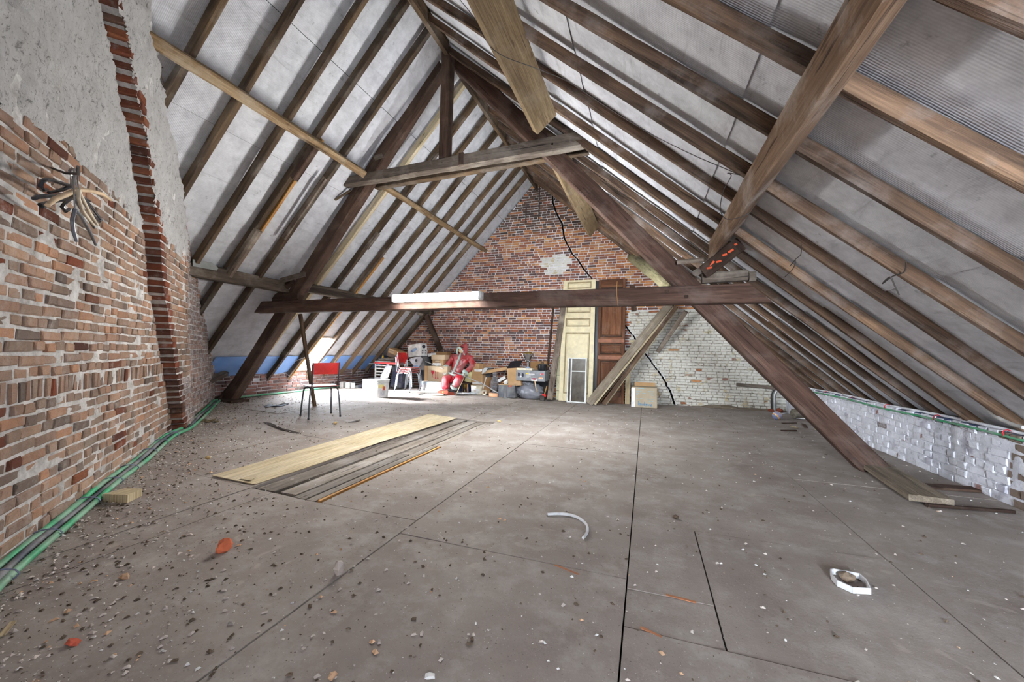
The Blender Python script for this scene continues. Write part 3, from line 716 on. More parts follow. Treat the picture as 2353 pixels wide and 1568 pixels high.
# upper left: under the rafters, square to the slope
u1 = V((-.6862, 0, -.7274))      # down the slope
pc0 = V((-3.87, 0, 3.70))
def pul(y, a, o): return V((0, y, 0))+pc0+u1*a-NL*o
purlin('pale squared purlin, upper left, from the leaning brick wall to the truss', pul(1.85, .055, .05), pul(4.46, .055, .05), .10, .11, u1, WD_PURLIN)
purlin('pale thin purlin behind the truss on the left slope, ending in the far gable', pul(4.90, .05, .045), pul(9.02, .05, .045), .09, .10, u1, WD_PURLIN)
purlin('dark thick purlin, lower left, between the leaning brick wall and the truss', (-5.42, 2.85, 2.06), (-5.45, 4.60, 2.06), .15, .17, (1, 0, 0), WD_PURL2, jit=.014)
purlin('grey thick purlin behind the truss, lower left, running behind the lamp', (-5.36, 4.80, 2.10), (-5.40, 9.0, 2.10), .13, .15, (1, 0, 0), WD_PURL2)
# centre purlin: a deep plank on edge under the right slope
n2 = V((-.658, 0, -.753)); d2 = V((.753, 0, -.658))
def pur(X, y, w, b): return V((X, y, raf_r(X)))+n2*w+d2*b
cpu = MB().beam(pur(-.94, -1.2, .15, -.035), pur(-.94, 4.03, .15, -.035), .07, .30, d2, 22, .08, .006, c1=.06).build('purlin', WD_OAKDUST)
tag(cpu, 'wide dusty plank-like purlin hanging overhead on the right of the ridge, ending above the collar', 'purlin')
cp2 = MB().beam(pur(-.94, 4.82, .16, -.03), pur(-.90, 7.8, .16, -.03), .08, .27, d2, 12, .08, .006, c1=-.06)
tag(cp2.build('purlin', WD_OAKDUST), 'dusty plank purlin end poking out below the collar behind the right truss leg', 'purlin')
def prism(sec, ya, yb, seg, jit=.008, ch=.02):
    """timber along y with a free cross-section (x, z), chamfered corners"""
    P_ = []
    n0 = len(sec)
    for i in range(n0):
        a, b_, c_ = V((*sec[i-1], 0)), V((*sec[i], 0)), V((*sec[(i+1) % n0], 0))
        P_ += [b_+(a-b_).normalized()*ch, b_+(c_-b_).normalized()*ch]
    n = len(P_); mb = MB(); vs_, gc, fs = [], [], []; off = rnd.uniform(0, 30)
    for k in range(seg+1):
        y = ya+(yb-ya)*k/seg
        for j_, p in enumerate(P_):
            q = noise.noise_vector(V((y*1.9+off, j_*2.3, off)))*jit; vs_.append(V((p.x+q.x, y, p.y+q.z))); gc.append((y+off, p.x+off*.37, p.y))
    for k in range(seg):
        for j_ in range(n): fs.append((k*n+j_, k*n+(j_+1) % n, (k+1)*n+(j_+1) % n, (k+1)*n+j_))
    fs.append(tuple(range(n-1, -1, -1))); fs.append(tuple(seg*n+j_ for j_ in range(n)))
    return mb.add(vs_, fs, gc)
rp = prism([(.605, 2.285), (.605, 2.05), (.755, 2.20), (.73, 2.36)], -1.6, 4.44, 30).build('purlin', WD_HEAVY)
tag(rp, 'heavy rough purlin in the near right of the roof, white-dusted edge, resting on the truss', 'purlin')
lg = MB(); la, lb = Q(1452, 592, 8.7), Q(1552, 665, 5.2)
lg.tube([la+(lb-la)*(i/8) for i in range(9)], [.10+.008*math.sin(i*2) for i in range(9)], 12)
tag(lg.build('purlin', wood('greenish_log', [(96, 92, 66), (136, 130, 98), (164, 158, 126)], .2), smooth=60), 'round greenish log purlin behind the right truss leg, ending at the gable', 'purlin')
fm = MB(); fq = [QX(443, 596, -5.335), QX(486, 603, -5.335), QX(502, 616, -5.335), QX(498, 622, -5.335), QX(443, 612, -5.335)]
fm.add(fq+[p+V((-.006, 0, 0)) for p in fq], [(0, 1, 2, 3, 4), (9, 8, 7, 6, 5)]+[(i, (i+1) % 5, 5+(i+1) % 5, 5+i) for i in range(5)])
tag(fm.build('flashing', plain('dull_grey_sheet', (120, 122, 120), .5, .3)), 'dull grey sheet nailed on the face of the lower left purlin beside the brick wall', 'sheet')
ridge = MB().beam((RX+.01, -3.5, 5.13), (RX+.01, 4.45, 5.13), .055, .20, (1, 0, 0), 18, .1, .006)
tag(ridge.build('ridge_board', WD_RAFTER), 'old ridge board between the rafter heads, from overhead to the king post', 'beam')
ridge2 = MB().beam((RX+.01, 4.7, 5.10), (RX+.01, 9.05, 5.10), .055, .18, (1, 0, 0), 14, .1, .006)
tag(ridge2.build('ridge_board', WD_RAFTER), 'ridge board behind the king post, running down to the gable peak', 'beam')

# ------------------------------------------------------------------ truss
Y1 = 4.60
tr = thing('roof_truss', 'dark oak roof truss with tie beam, collars, king post and two sloping legs', 'roof truss', (-2.5, Y1, 0))
def leg(x0, z0, x1, z1, dep, mat, name='principal_rafter', top=None):
    return MB().beam((x0, Y1+dep/2, z0), (x1, Y1+dep/2, z1), dep, .2, (0, 1, 0), 24, .08, .006)
# left leg: upper edge z = 1.232x+8.656, lower 1.231x+8.349 ; right: -1.109x+2.48 / 2.165
def leg_poly(f_up, f_lo, x_top, x_bot, zf, dep):
    """leg as a 2-D outline pushed through its depth, cut flat at the floor zf"""
    mb = MB(); n = 22; rings = []; off = rnd.uniform(0, 30)
    for i in range(n+1):
        t = i/n; x = x_top+(x_bot-x_top)*t
        a, b = V((x, 0, f_up(x))), V((x, 0, f_lo(x)))
        rings.append((a, b, t))
    return rings
def slab(pts_up, pts_lo, y0, y1, mb=None, jit=.005, ch=.012):
    mb = mb or MB(); n = len(pts_up); vs_, gc, fs = [], [], []; off = rnd.uniform(0, 40); L = 0
    for i in range(n):
        u, l = V(pts_up[i]), V(pts_lo[i])
        if i: L += (u-V(pts_up[i-1])).length
        e = (u-l).normalized()*ch; hh = (u-l).length
        sec = [(l+e, y0), (u-e, y0), (u, y0+ch), (u, y1-ch), (u-e, y1), (l+e, y1), (l, y1-ch), (l, y0+ch)]
        for j, (p, y) in enumerate(sec):
            q = noise.noise_vector(V((off+L*1.8, j*2.7, off)))*jit
            vs_.append(V((p.x, y, p.z))+q); gc.append((off+L, (p-l).length+off*.37, y))
    for i in range(n-1):
        for j in range(8): fs.append((i*8+j, i*8+(j+1) % 8, (i+1)*8+(j+1) % 8, (i+1)*8+j))
    fs.append(tuple(range(7, -1, -1))); fs.append(tuple((n-1)*8+j for j in range(8)))
    return mb.add(vs_, fs, gc)
def seg(a, b, n): a, b = V(a), V(b); return [a+(b-a)*(i/n) for i in range(n+1)]
lf = fh(-6.7)
slab(seg((-2.78, 0, 5.231), ((lf-8.656)/1.232, 0, lf), 24), seg((-2.71, 0, 5.013), ((lf-8.349)/1.231, 0, lf), 24), Y1, Y1+.17).build('principal_rafter', WD_DARK, tr)
slab(seg((-2.47, 0, 5.219), (2.236, 0, 0), 26), seg((-2.62, 0, 5.081), (1.952, 0, 0), 26), Y1, Y1+.17).build('principal_rafter', WD_RED, tr)
# tie beam, collars
tie = slab(seg((-5.86, 0, 1.825), (.98, 0, 1.83), 26), seg((-6.02, 0, 1.645), (1.19, 0, 1.625), 26), YT, YT+.125)
tb = tie.build('tie_beam', WD_RED, tr)
for q in ((1532, 670), (1577, 682)): p = Q(q[0], q[1], YT); MB().box(p-V((.02, .004, .018)), p+V((.02, .02, .018)), c=.004).build('peg', WD_DARK, tb)
sp = Q(1418, 665, YT-.003)
MB().tube([sp+V((0, 0, .09)), sp+V((-.004, -.004, .0)), sp+V((-.002, -.004, -.06)), sp+V((.004, .0, -.13)), sp+V((.012, .01, -.19))], .0035, 5).build('splinter', WD_NEW, tb)
co = slab(seg((-4.22, 0, 3.625), (-.80, 0, 3.70), 20), seg((-4.36, 0, 3.495), (-.62, 0, 3.53), 20), YT, YT+.12, jit=.014).build('collar_beam', WD_GREY, tr)
for q in ((1241, 326), (1269, 331), (832, 402), (820, 416), (1016, 372)): p = Q(q[0], q[1], YT); MB().tube([p+V((0, -.003, 0)), p+V((0, .02, 0))], .014, 8).build('peg_hole', VOID, co)
p = Q(1060, 365, YT); MB().box(p-V((.035, .012, .085)), p+V((.035, .01, .08)), c=.004).build('strap_block', WD_DARK, co)
co2 = slab(seg((-3.93, 0, 3.64), (-.60, 0, 3.70), 18), seg((-3.93, 0, 3.545), (-.60, 0, 3.60), 18), Y1+.18, Y1+.28).build('collar_beam', WD_RAFTER, tr)
kp = MB().beam((-2.585, YT+.075, 3.66), (-2.57, YT+.075, 5.14), .13, .15, (1, 0, 0), 12, .1, .006); kp.build('king_post', WD_DARK, tr)
# packing blocks where purlins meet the truss
def blk(name, label, a, b, w, h, mat, side=(0, 1, 0), ch=.12, **kw):
    return tag(MB().beam(a, b, w, h, side, 6, ch, .006, **kw).build(name, mat), label, 'timber block')
blk('packing_block', 'grey squared block lying on the right end of the tie beam', Q(1612, 640, 4.55), Q(1717, 633, 4.55), .12, .105, WD_GREY, ch=.2)
blk('packing_block', 'small grey end block beside the squared block on the tie beam', Q(1719, 637, 4.56), Q(1735, 636, 4.56), .10, .10, WD_GREY, ch=.2)
wd = blk('wedge_block', 'dark wedge with orange paint marks between purlin and tie beam', Q(1622, 622, 4.40), Q(1697, 563, 4.05), .10, .14, WD_DARK)
wa, wb = Q(1622, 622, 4.40), Q(1697, 563, 4.05); wn = (CP-(wa+wb)/2).normalized()
for t_, o_, l_ in ((.12, .0, .03), (.22, .02, .035), (.42, -.01, .03), (.60, .01, .025), (.78, .0, .03), (.88, .03, .028)):
    pm = wa+(wb-wa)*t_+wn*.068+V((0, 0, o_)); ax_ = (wb-wa).normalized(); R_ = Matrix((ax_, wn, ax_.cross(wn))).transposed(); MB().box(pm-V((l_, .004, .012)), pm+V((l_, .004, .012)), R_ @ Matrix.Rotation(.5*math.sin(t_*40), 3, 'Y')).build('paint_mark', ORANGEP, wd)
blk('prop_stick', 'short round grey prop between the right truss leg and the purlin', Q(1556, 603, 4.52), Q(1618, 597, 4.45), .05, .05, WD_GREY, ch=.4)
blk('packing_block', 'knobbly grey chock wedged under the end of the heavy right purlin', Q(1597, 628, 4.50), Q(1618, 618, 4.42), .08, .07, WD_GREY, ch=.4)
blk('packing_block', 'grey board stub nailed across the left truss leg above the lower purlin', Q(647, 645, 4.45), Q(700, 630, 4.50), .05, .07, WD_GREY)
blk('packing_block', 'dark shaped cleat between the left truss leg and the tie beam', Q(628, 683, 4.66), Q(690, 680, 4.66), .12, .15, WD_DARK, ch=.3)
blk('packing_block', 'dark chunky bracket under the lower left purlin beside the truss leg', Q(640, 668, 4.56), Q(672, 646, 4.56), .10, .12, WD_DARK, ch=.3)
blk('packing_block', 'small pale block at the left end of the collar beam', Q(773, 413, 4.44), Q(786, 406, 4.48), .05, .06, WD_PALE)
blk('loose_batten', 'short brown batten dangling under the left end of the collar', Q(770, 460, 4.5), Q(806, 437, 4.55), .03, .02, WD_RAFTER)
blk('loose_batten', 'dark board end under the left end of the collar beam', Q(774, 449, 4.62), Q(808, 443, 4.66), .10, .05, WD_DARK)
blk('packing_block', 'pale offcut nailed to the left truss leg above the collar', Q(860, 364, 4.54), Q(880, 357, 4.58), .05, .05, WD_GREY)
pl = thing('cable_clip', 'small bent plastic clip hanging on the upper left purlin near the truss', 'clip', Q(777, 372, 4.2))
MB().tube([Q(771, 362, 4.2), Q(772, 372, 4.2), Q(776, 377, 4.2), Q(781, 373, 4.2), Q(780, 362, 4.2)], .006, 6).build('loop', plain('grey_clip', (150, 146, 136), .6), pl)
for q0, q1, y, nm in (((652, 662), (746, 655), 0, ''),): pass
# braces on the far gable
def brace(label, q0, q1, ya, yb, w, h, mat): return blk('brace', label, Q(*q0, ya), Q(*q1, yb), w, h, mat)
brace('dark slanting brace on the far gable above the stacked boxes', (980, 725), (1013, 805), 8.6, 8.88, .09, .12, WD_DARK)
brace('grey slanting brace on the whitewashed gable under the tie beam', (1576, 716), (1512, 808), 8.35, 8.88, .07, .09, WD_GREY)
blk('corbel', 'rough dark corbel where the lower left purlin enters the gable', Q(962, 716, 8.7), Q(990, 724, 8.85), .22, .17, WD_GREY)
blk('wall_plate', 'weathered ledge board let into the whitewashed gable low on the right', Q(1692, 884, 8.93), Q(1795, 893, 8.93), .06, .07, WD_GREY)
gr_b = blk('gable_rafter', 'broad pale board along the left gable edge behind the last rafter', V((-7.0, 8.72, raf_l(-7.0)-.03)), V((-5.25, 8.72, raf_l(-5.25)-.03)), .14, .05, WD_RAFTER)
for nm, lb, q0, q1 in (('iron_rod', 'thin black iron rod hanging down the peak of the far gable', (1240, 418), (1238, 508)), ('iron_rod', 'short black iron rod stub left of the long rod on the gable', (1209, 478), (1208, 512))):
    tag(MB().tube([Q(*q0, 8.90), Q(*q1, 8.90)], .016, 8).build(nm, IRON), lb, 'rod')
# sole plates of the eaves
blk('sole_plate', 'dark timber sole plate lying on the left eaves wall under the rafters', V((-6.93, 4.4, .66)), V((-6.93, 8.9, .66)), .10, .07, WD_DARK)
blk('sole_plate', 'grey board on top of the left eaves wall behind the truss foot', Q(556, 861, 5.2), Q(600, 856, 5.6), .06, .04, WD_GREY)
blk('sole_plate', 'grey stub beam between the leaning brick wall and the eaves', QX(464, 884, -6.6), QX(518, 858, -6.85), .10, .08, WD_GREY)
blk('offcut', 'long orange offcut of wood lying on the right knee wall near the gable', V((2.72, 7.1, .56)), V((2.72, 8.6, .56)), .07, .07, WD_NEW)
blk('offcut', 'square-ended reddish offcut on the right knee wall behind the truss leg', QX(1890, 910, 2.70), QX(1945, 917, 2.78), .07, .06, WD_RAFTER_R)
# bearing blocks / props that touch the floor
def prop(name, label, pts, w, h, mat, cat='pole', **kw): return tag(MB().beam(pts[0], pts[1], w, h, (0, 1, 0), 10, .15, .004, **kw).build(name, mat), label, cat)
prop('strut', 'thin brown strut leaning from the tie beam to the floor behind the red chair', (Q(690, 722, 4.62), FL(723, 934)), .05, .05, WD_RAFTER)
prop('strut', 'thin dark pole leaning behind the foot of the left truss leg', (QX(567, 838, -6.75), FL(501, 922)+V((0, 0, .01))), .04, .035, WD_DARK)
tr_b = FL(530, 924); prop('foot_block', 'rough dark block under the foot of the left truss leg', (V((-7.0, Y1+.1, lf+.02)), V((-6.45, Y1+.05, lf+.0))), .3, .07, WD_DARK, 'timber block')

# ------------------------------------------------------------------ lamp on the tie beam
Lz = 1.787; LX0, LX1 = -3.275, -1.945
em = NT('tube_diffuser', .4); em.b.inputs['Emission Color'].default_value = (1, .985, .96, 1); em.b.inputs['Emission Strength'].default_value = LAMP_STRENGTH; EM = em.col((245, 245, 245))
em = NT('fill_diffuser_cool', .4); em.b.inputs['Emission Color'].default_value = (.93, .97, 1, 1); em.b.inputs['Emission Strength'].default_value = FILL_STRENGTH; EM_FILL = em.col((245, 245, 245))  # emitter of the added fill tube
LH, LEC, LCL = plain('lamp_housing', (214, 214, 210), .5), plain('lamp_end_cap', (206, 208, 208), .35), plain('lamp_clip', (222, 222, 218), .4)
def tube_light(label, LX0, LX1, Lz, yb, sg, EM):
    """batten fixed on the beam face at yb, looking along sg*y"""
    lt = thing('tube_light', label, 'lamp', ((LX0+LX1)/2, yb+sg*.03, Lz))
    yc = yb+sg*.066
    prof = [(sg*-math.cos(a)*.045, math.sin(a)*.052) for a in [PI/2+PI*i/8 for i in range(9)]]
    vs_ = [V((x, yc+py, Lz+pz)) for x in (LX0+.05, LX1-.05) for py, pz in prof]
    MB().add(vs_, [(i, i+1, i+10, i+9) for i in range(8)]+[tuple(range(8, -1, -1)), tuple(range(9, 18)), (0, 9, 17, 8)]).build('diffuser', EM, lt, smooth=40)
    ya, yd = sorted((yc, yb-sg*.004)); MB().box((LX0+.02, ya, Lz-.05), (LX1-.02, yd, Lz+.05), c=.008).build('housing', LH, lt)
    ya, yd = sorted((yc+sg*.04, yb-sg*.002))
    for x0, x1 in ((LX0, LX0+.05), (LX1-.05, LX1)): MB().box((x0, ya, Lz-.054), (x1, yd, Lz+.054), c=.015).build('end_cap', LEC, lt)
    for i in range(4):
        x = LX0+.22+i*.295
        for s_ in (-1, 1): MB().box((x-.012, yc-.012, Lz+s_*.050-.006), (x+.012, yc+.012, Lz+s_*.050+.006), c=.003).build('clip', LCL, lt)
tube_light('glowing white fluorescent batten fixed along the front of the tie beam', LX0, LX1, Lz, YT, -1, EM)
tube_light('added fill batten hidden on the back of the tie beam, brightening the gable', -1.95, -.62, 1.75, YT+.125, 1, EM_FILL)  # unseen tube added to brighten the space behind the truss
# ------------------------------------------------------------------ school chairs
def rrect(w, h, r, n=5):
    out = []
    for cx, cy, a0 in ((w/2-r, h/2-r, 0), (-w/2+r, h/2-r, PI/2), (-w/2+r, -h/2+r, PI), (w/2-r, -h/2+r, 1.5*PI)):
        for i in range(n+1): a = a0+PI/2*i/n; out.append((cx+r*math.cos(a), cy+r*math.sin(a)))
    return out
def plate(mb, outline, f, th):
    """plate of thickness th: f maps outline (a,b) to a point and a normal"""
    n = len(outline); ca = sum(a for a, b in outline)/n; cb_ = sum(b for a, b in outline)/n
    rings = []
    for k in (1, .66, .33):
        rings.append([(ca+(a-ca)*k, cb_+(b-cb_)*k) for a, b in outline])
    vs_, fs = [], []
    for sg in (1, -1):
        o = len(vs_)
        for rg in rings: vs_ += [f(a, b, sg*th/2) for a, b in rg]
        vs_.append(f(ca, cb_, sg*th/2))
        for i in range(2):
            for j in range(n):
                q = (j+1) % n; t = (o+i*n+j, o+i*n+q, o+(i+1)*n+q, o+(i+1)*n+j); fs.append(t if sg > 0 else t[::-1])
        for j in range(n):
            q = (j+1) % n; t = (o+2*n+j, o+2*n+q, o+3*n); fs.append(t if sg > 0 else t[::-1])
    m = 3*n+1
    for j in range(n): q = (j+1) % n; fs.append((j, m+j, m+q, q))
    return mb.add(vs_, fs)
def school_chair(label, loc, rot, frame, seatm, backm, group=None):
    t = thing('school_chair', label, 'chair', loc, group, (0, 0, rot))
    for sx in (-1, 1):
        for sy in (-1, 1):
            x0, y0 = sx*.215, sy*.20
            pts = [(x0, y0, .012), (sx*.205, sy*.185, .2), (sx*.195, sy*.165, .36), (sx*.188, sy*.150, .405), (sx*.175, sy*.115, .428), (sx*.17, sy*.02, .432)]
            lg = MB().tube(pts, .0115, 8).build('leg', frame, t, smooth=60, local=True)
            MB().lathe([(.014, 0), (.014, .022), (.0118, .026)], (x0, y0, 0), 8).build('foot_cap', BLACK, lg, smooth=60, local=True)
        MB().tube([(sx*.168, -.05, .430), (sx*.170, -.14, .440), (sx*.174, -.172, .475), (sx*.178, -.19, .56), (sx*.180, -.215, .80)], .0110, 8).build('back_post', frame, t, smooth=60, local=True)
    MB().tube([(-.172, .03, .428), (.172, .03, .428)], .009, 8).build('cross_bar', frame, t, smooth=60, local=True)
    plate(MB(), rrect(.40, .39, .06), lambda a, b, o: V((a, b+.01, .452+o+.010*(b/.2)**2*(1 if b < 0 else .4)-.006*(1-(a/.2)**2))), .011).build('seat', seatm, t, smooth=40, local=True)
    plate(MB(), rrect(.385, .165, .035), lambda a, b, o: V((a, -.198-b*.12-o-.035*(1-(a/.19)**2)*.9, .715+b)), .010).build('backrest', backm, t, smooth=40, local=True)
    return t
cps = [FL(709.5, 966.7), FL(783, 958.3), FL(695, 957), FL(753.8, 950)]
cc_ = sum(cps, V((0, 0, 0)))/4; cc_.z = fh(cc_.x)+.004
school_chair('red school chair with dark steel legs standing alone, seen from behind', cc_, math.radians(62), GUNMETAL, REDSEAT, RED)
st = FL(934, 900); st.x += .02; st.z = fh(st.x)+.003
ch0 = school_chair('lowest red school chair of the stack of three', st, math.radians(-88), CHROME, REDSEAT, RED, 'stacked red school chairs')
for i, lb in ((1, 'middle red school chair of the stack of three'), (2, 'topmost red school chair of the stack of three')):
    c = copy_tree(ch0); c.location = st+V((.028*i, 0, .052*i)); c['label'] = lb

# ------------------------------------------------------------------ boxes and cartons
def rect(px0, px1, py0, py1, Y):
    mx, my = (px0+px1)/2, (py0+py1)/2
    return Q(px0, my, Y).x, Q(px1, my, Y).x, Q(mx, py1, Y).z, Q(mx, py0, Y).z
def carton(name, label, cat, r, Y, d, mat, floor=False, yaw=0, tilt=0, c=.005, group=None, base=None):
    x0, x1, z0, z1 = rect(*r, Y)
    if floor: z0 = fh((x0+x1)/2)+.003
    if base is not None: z0 = base
    cx = (x0+x1)/2; t = thing(name, label, cat, (cx, Y+d/2, z0), group)
    R = Matrix.Rotation(yaw, 3, 'Z') @ Matrix.Rotation(tilt, 3, 'Y')
    mid = V((cx, Y+d/2, (z0+z1)/2)); hw, hh = (x1-x0)/2, (z1-z0)/2
    mb = MB(); mb.box(mid-V((hw, d/2, hh)), mid+V((hw, d/2, hh)), R, c); mb.build('body', mat, t)
    def at(u, v, o=.0): return mid+R @ V((u*hw, -d/2-o, v*hh))      # u,v in -1..1 on the front
    t_info = dict(t=t, at=at, R=R, mid=mid, hw=hw, hh=hh, d=d)
    return t_info
def patch(b, name, u0, u1, v0, v1, mat, o=.0015):
    mb = MB(); mb.add([b['at'](u0, v0, o), b['at'](u1, v0, o), b['at'](u1, v1, o), b['at'](u0, v1, o)], [(0, 1, 2, 3)])
    return mb.build(name, mat, b['t'])
def outline_patch(b, name, pts, mat, o=.002):
    n = len(pts); mb = MB(); mb.add([b['at'](u, v, o) for u, v in pts], [tuple(range(n))]); return mb.build(name, mat, b['t'])
def write(b, txt, u, v, size, mat, sx=1): return lettering(txt, size, face_m(b['at'](u, v, .002), b['R'] @ V((1, 0, 0)), b['R'] @ V((0, 0, 1))), mat, b['t'], sx=sx)
def flap(b, name, a, c_, out, up, mat, th=.004):
    """flap hinged on the edge a-c_ (points), reaching by vector out+up"""
    e = V(out)+V((0, 0, up)); n = (c_-a).cross(e).normalized()*th
    vs_ = [a, c_, c_+e, a+e]; vs_ += [p+n for p in vs_]
    return MB().add(vs_, [(0,1,2,3), (7,6,5,4), (0,4,5,1), (1,5,6,2), (2,6,7,3), (3,7,4,0)]).build(name, mat, b['t'])
def edge(b, u0, v0, u1, v1, back=False):
    o = -b['d'] if back else 0
    return b['at'](u0, v0, o), b['at'](u1, v1, o)

# white carton and bucket by the skylight
b = carton('foam_box', 'low white box on the floor behind the white bucket', 'box', (832.5, 868, 872, 896), FL(845, 896).y, .28, WHITEP, floor=True)
patch(b, 'print', -.62, -.56, .15, .45, DARKPRINT); patch(b, 'print', -.50, -.36, 0, .35, BLUELET)
bp = FL(876, 913); bp.z += .003
k = depth(bp)/FPX; rt, rb_, hb = 17.2*k, 14.6*k, 41*k
bu = thing('bucket', 'white plastic paint bucket with yellow and latticed label, standing in the daylight', 'bucket', bp)
MB().lathe([(rb_*.97, 0), (rb_, .008), (rt*.95, hb*.88), (rt*.95, hb*.985), (rt*.90, hb*.985), (rb_*.93, .012), (0, .012)], bp, 28).build('shell', WHITEP, bu, smooth=40)
MB().lathe([(rt*.96, hb*.80), (rt*1.02, hb*.81), (rt*1.02, hb*.845), (rt*.96, hb*.85), (rt*.97, hb*.90), (rt*1.05, hb*.91), (rt*1.05, hb*.985), (rt, hb), (0, hb*.995)], bp, 28, close=False).build('lid', WHITEP, bu, smooth=40)
def bwrap(nm, a0, a1, v0, v1, mat, slope=0, o=.0015):
    n = 10; mb = MB()
    def f(u, v):
        a = a0+(a1-a0)*u; h = v0+(v1-v0)*v+slope*(u-.5)*(1-v); r = rb_+(rt*.95-rb_)*h/.88+o; return bp+V((r*math.cos(a), r*math.sin(a), hb*h))
    return mb.grid(f, n, 2).build(nm, mat, bu, smooth=180)
bwrap('label', -2.75, -2.25, .38, .66, YELLOW); bwrap('label', -2.25, -2.0, .45, .60, ORANGEP, .1); bwrap('label', -1.35, -.55, .52, .72, plain('pale_yellow_print', (238, 222, 150), .5)); bwrap('label', -.75, -.4, .40, .62, ORANGEP)
for a0, a1 in ((-2.55, -1.85), (-1.05, -.5)):
    mb = MB()
    for i in range(6):
        for sg in (-1, 1):
            pts = []
            for j in range(5):
                h = .10+.34*j/4; a = a0+(a1-a0)*(i/5)+sg*.18*(j/4-.5)
                r = rb_+(rt*.95-rb_)*h/.88+.001; pts.append(bp+V((r*math.cos(a), r*math.sin(a), hb*h)))
            mb.tube(pts, .0014, 3)
    mb.build('lattice_print', GREYPRINT, bu, kind='stuff')

# the junk under the left slope
Yj = 7.75
x0, x1, z0, z1 = rect(860.5, 890, 837, 897, Yj); z0 = fh(x0)+.01
sf = thing('slatted_frame', 'white slatted wooden frame standing upright below the pile of boards', 'slatted frame', ((x0+x1)/2, Yj, z0))
for x in (x0+.015, x1-.015): MB().box((x-.015, Yj, z0), (x+.015, Yj+.03, z1), c=.002).build('stile', WHITEP, sf)
for i in range(8): zz = z1-.03-i*.075; MB().box((x0+.03, Yj+.005, zz-.022), (x1-.03, Yj+.022, zz+.012), c=.002).build('slat', WHITEP, sf)
b = carton('suitcase', 'dark navy soft suitcase behind the stacked chairs, under a hanging cloth', 'suitcase', (897, 922, 843, 895), 8.0, .22, NAVY, floor=True, tilt=.12, c=.03)
cl = MB()
def cloth(u, v):
    a = Q(890, 836, 7.72)*(1-u)+Q(903, 843, 7.74)*u; c_ = Q(873, 872, 7.70)*(1-u)+Q(893, 868, 7.70)*u
    p = a*(1-v)+c_*v; return p+V((0, -.02-.012*math.sin(u*14+v*2), .01*math.sin(u*9)))
tag(cl.grid(cloth, 20, 10).build('cloth', plain('pale_cloth', (200, 204, 214), .9), smooth=180), 'pale grey cloth draped beside the slatted frame', 'cloth')
x0, x1, z0, z1 = rect(853, 918, 833, 837.5, 7.68)
bo = thing('board', 'long flat board with a red edge on top of the slatted frame', 'board', ((x0+x1)/2, 7.85, z0))
MB().box((x0+.05, 7.70, z0), (x1, 8.2, z1), c=.003).build('panel', DGREY, bo); MB().box((x0+.08, 7.685, z0+.004), (x1, 7.70, z1), c=.002).build('edge_strip', RED, bo)
MB().box((x0-.06, 7.66, z0-.004), (x0+.25, 7.685, z0+.012), c=.002).build('front_trim', plain('pale_blue_trim', (176, 200, 222), .5), bo)
zb = z1
for i, (px0, px1, mat, lb) in enumerate(((861, 898, WHITEP, 'lowest pale panel of the pile above the red-edged board'), (868, 905, WD_RAFTER, 'brown panel in the pile above the red-edged board'), (866, 902, DGREY, 'dark panel in the pile above the red-edged board'), (872, 900, WD_BOARD, 'topmost brown panel of the pile above the red-edged board'))):
    xa, xb = Q(px0, 830, 7.75).x, Q(px1, 830, 7.75).x
    tag(MB().box((xa, 7.75+.02*i, zb+.001), (xb, 8.15, zb+.024), rz(.03*(i-1)), .003).build('panel', mat), lb, 'panel', 'panels piled above the red-edged board'); zb += .026
b = carton('carton', 'tilted brown carton on top of the pile of panels, left of the printed white box', 'box', (890, 922, 805, 824), 8.05, .3, CARD, tilt=.32)
patch(b, 'label', -.85, -.1, .0, .9, CARD_P); write(b, 'BOX 100', -.48, .45, .035, DARKPRINT); patch(b, 'side_band', -1, 1, -1, -.15, plain('grey_brown_print', (122, 106, 96), .8))
fn = Q(877, 816, 7.9); tag(MB().lathe([(.03, 0), (.028, .01), (.012, .05), (.008, .07)], V((fn.x, 7.95, zb)), 14).build('funnel', YELLOW, smooth=50), 'small yellow plastic cap on the pile of panels near the rafters', 'cap')
b = carton('printed_carton', 'white carton printed with a blue office machine, tilted on the pile', 'box', (936, 970, 791, 820), 8.25, .24, WHITEP, yaw=-.16, tilt=-.10)
outline_patch(b, 'print', [(-.55, -.15), (-.2, -.32), (.45, .0), (.5, .25), (.35, .38), (-.45, .02)], BLUELET); outline_patch(b, 'print', [(-.55, -.15), (-.2, -.32), (-.12, -.12), (-.45, .06)], plain('mid_blue_print', (120, 134, 178), .6), .003)
outline_patch(b, 'print', [(-.3, .25), (.3, .45), (.35, .39), (-.3, .18)], GREYPRINT); patch(b, 'print', -.9, -.8, .72, .85, REDPRINT); patch(b, 'print', -.92, -.84, -.9, -.78, DARKPRINT)
Rm = b['R']
def side_at(u, v): return b['mid']+Rm @ V((b['hw']+.002, u*b['d']/2, v*b['hh']))
mb = MB(); mb.add([side_at(.55*math.cos(a), .5+.28*math.sin(a)) for a in [2*PI*i/14 for i in range(14)]], [tuple(range(14))]); mb.build('print', DARKPRINT, b['t'])
mb = MB()
for u in (-.5, 0, .5):
    for v in (-.15, -.55): mb.add([side_at(u-.12, v-.08), side_at(u+.12, v-.08), side_at(u+.12, v+.1), side_at(u-.12, v+.1)], [(0, 1, 2, 3)])
mb.build('print', DARKPRINT, b['t'], kind='stuff')
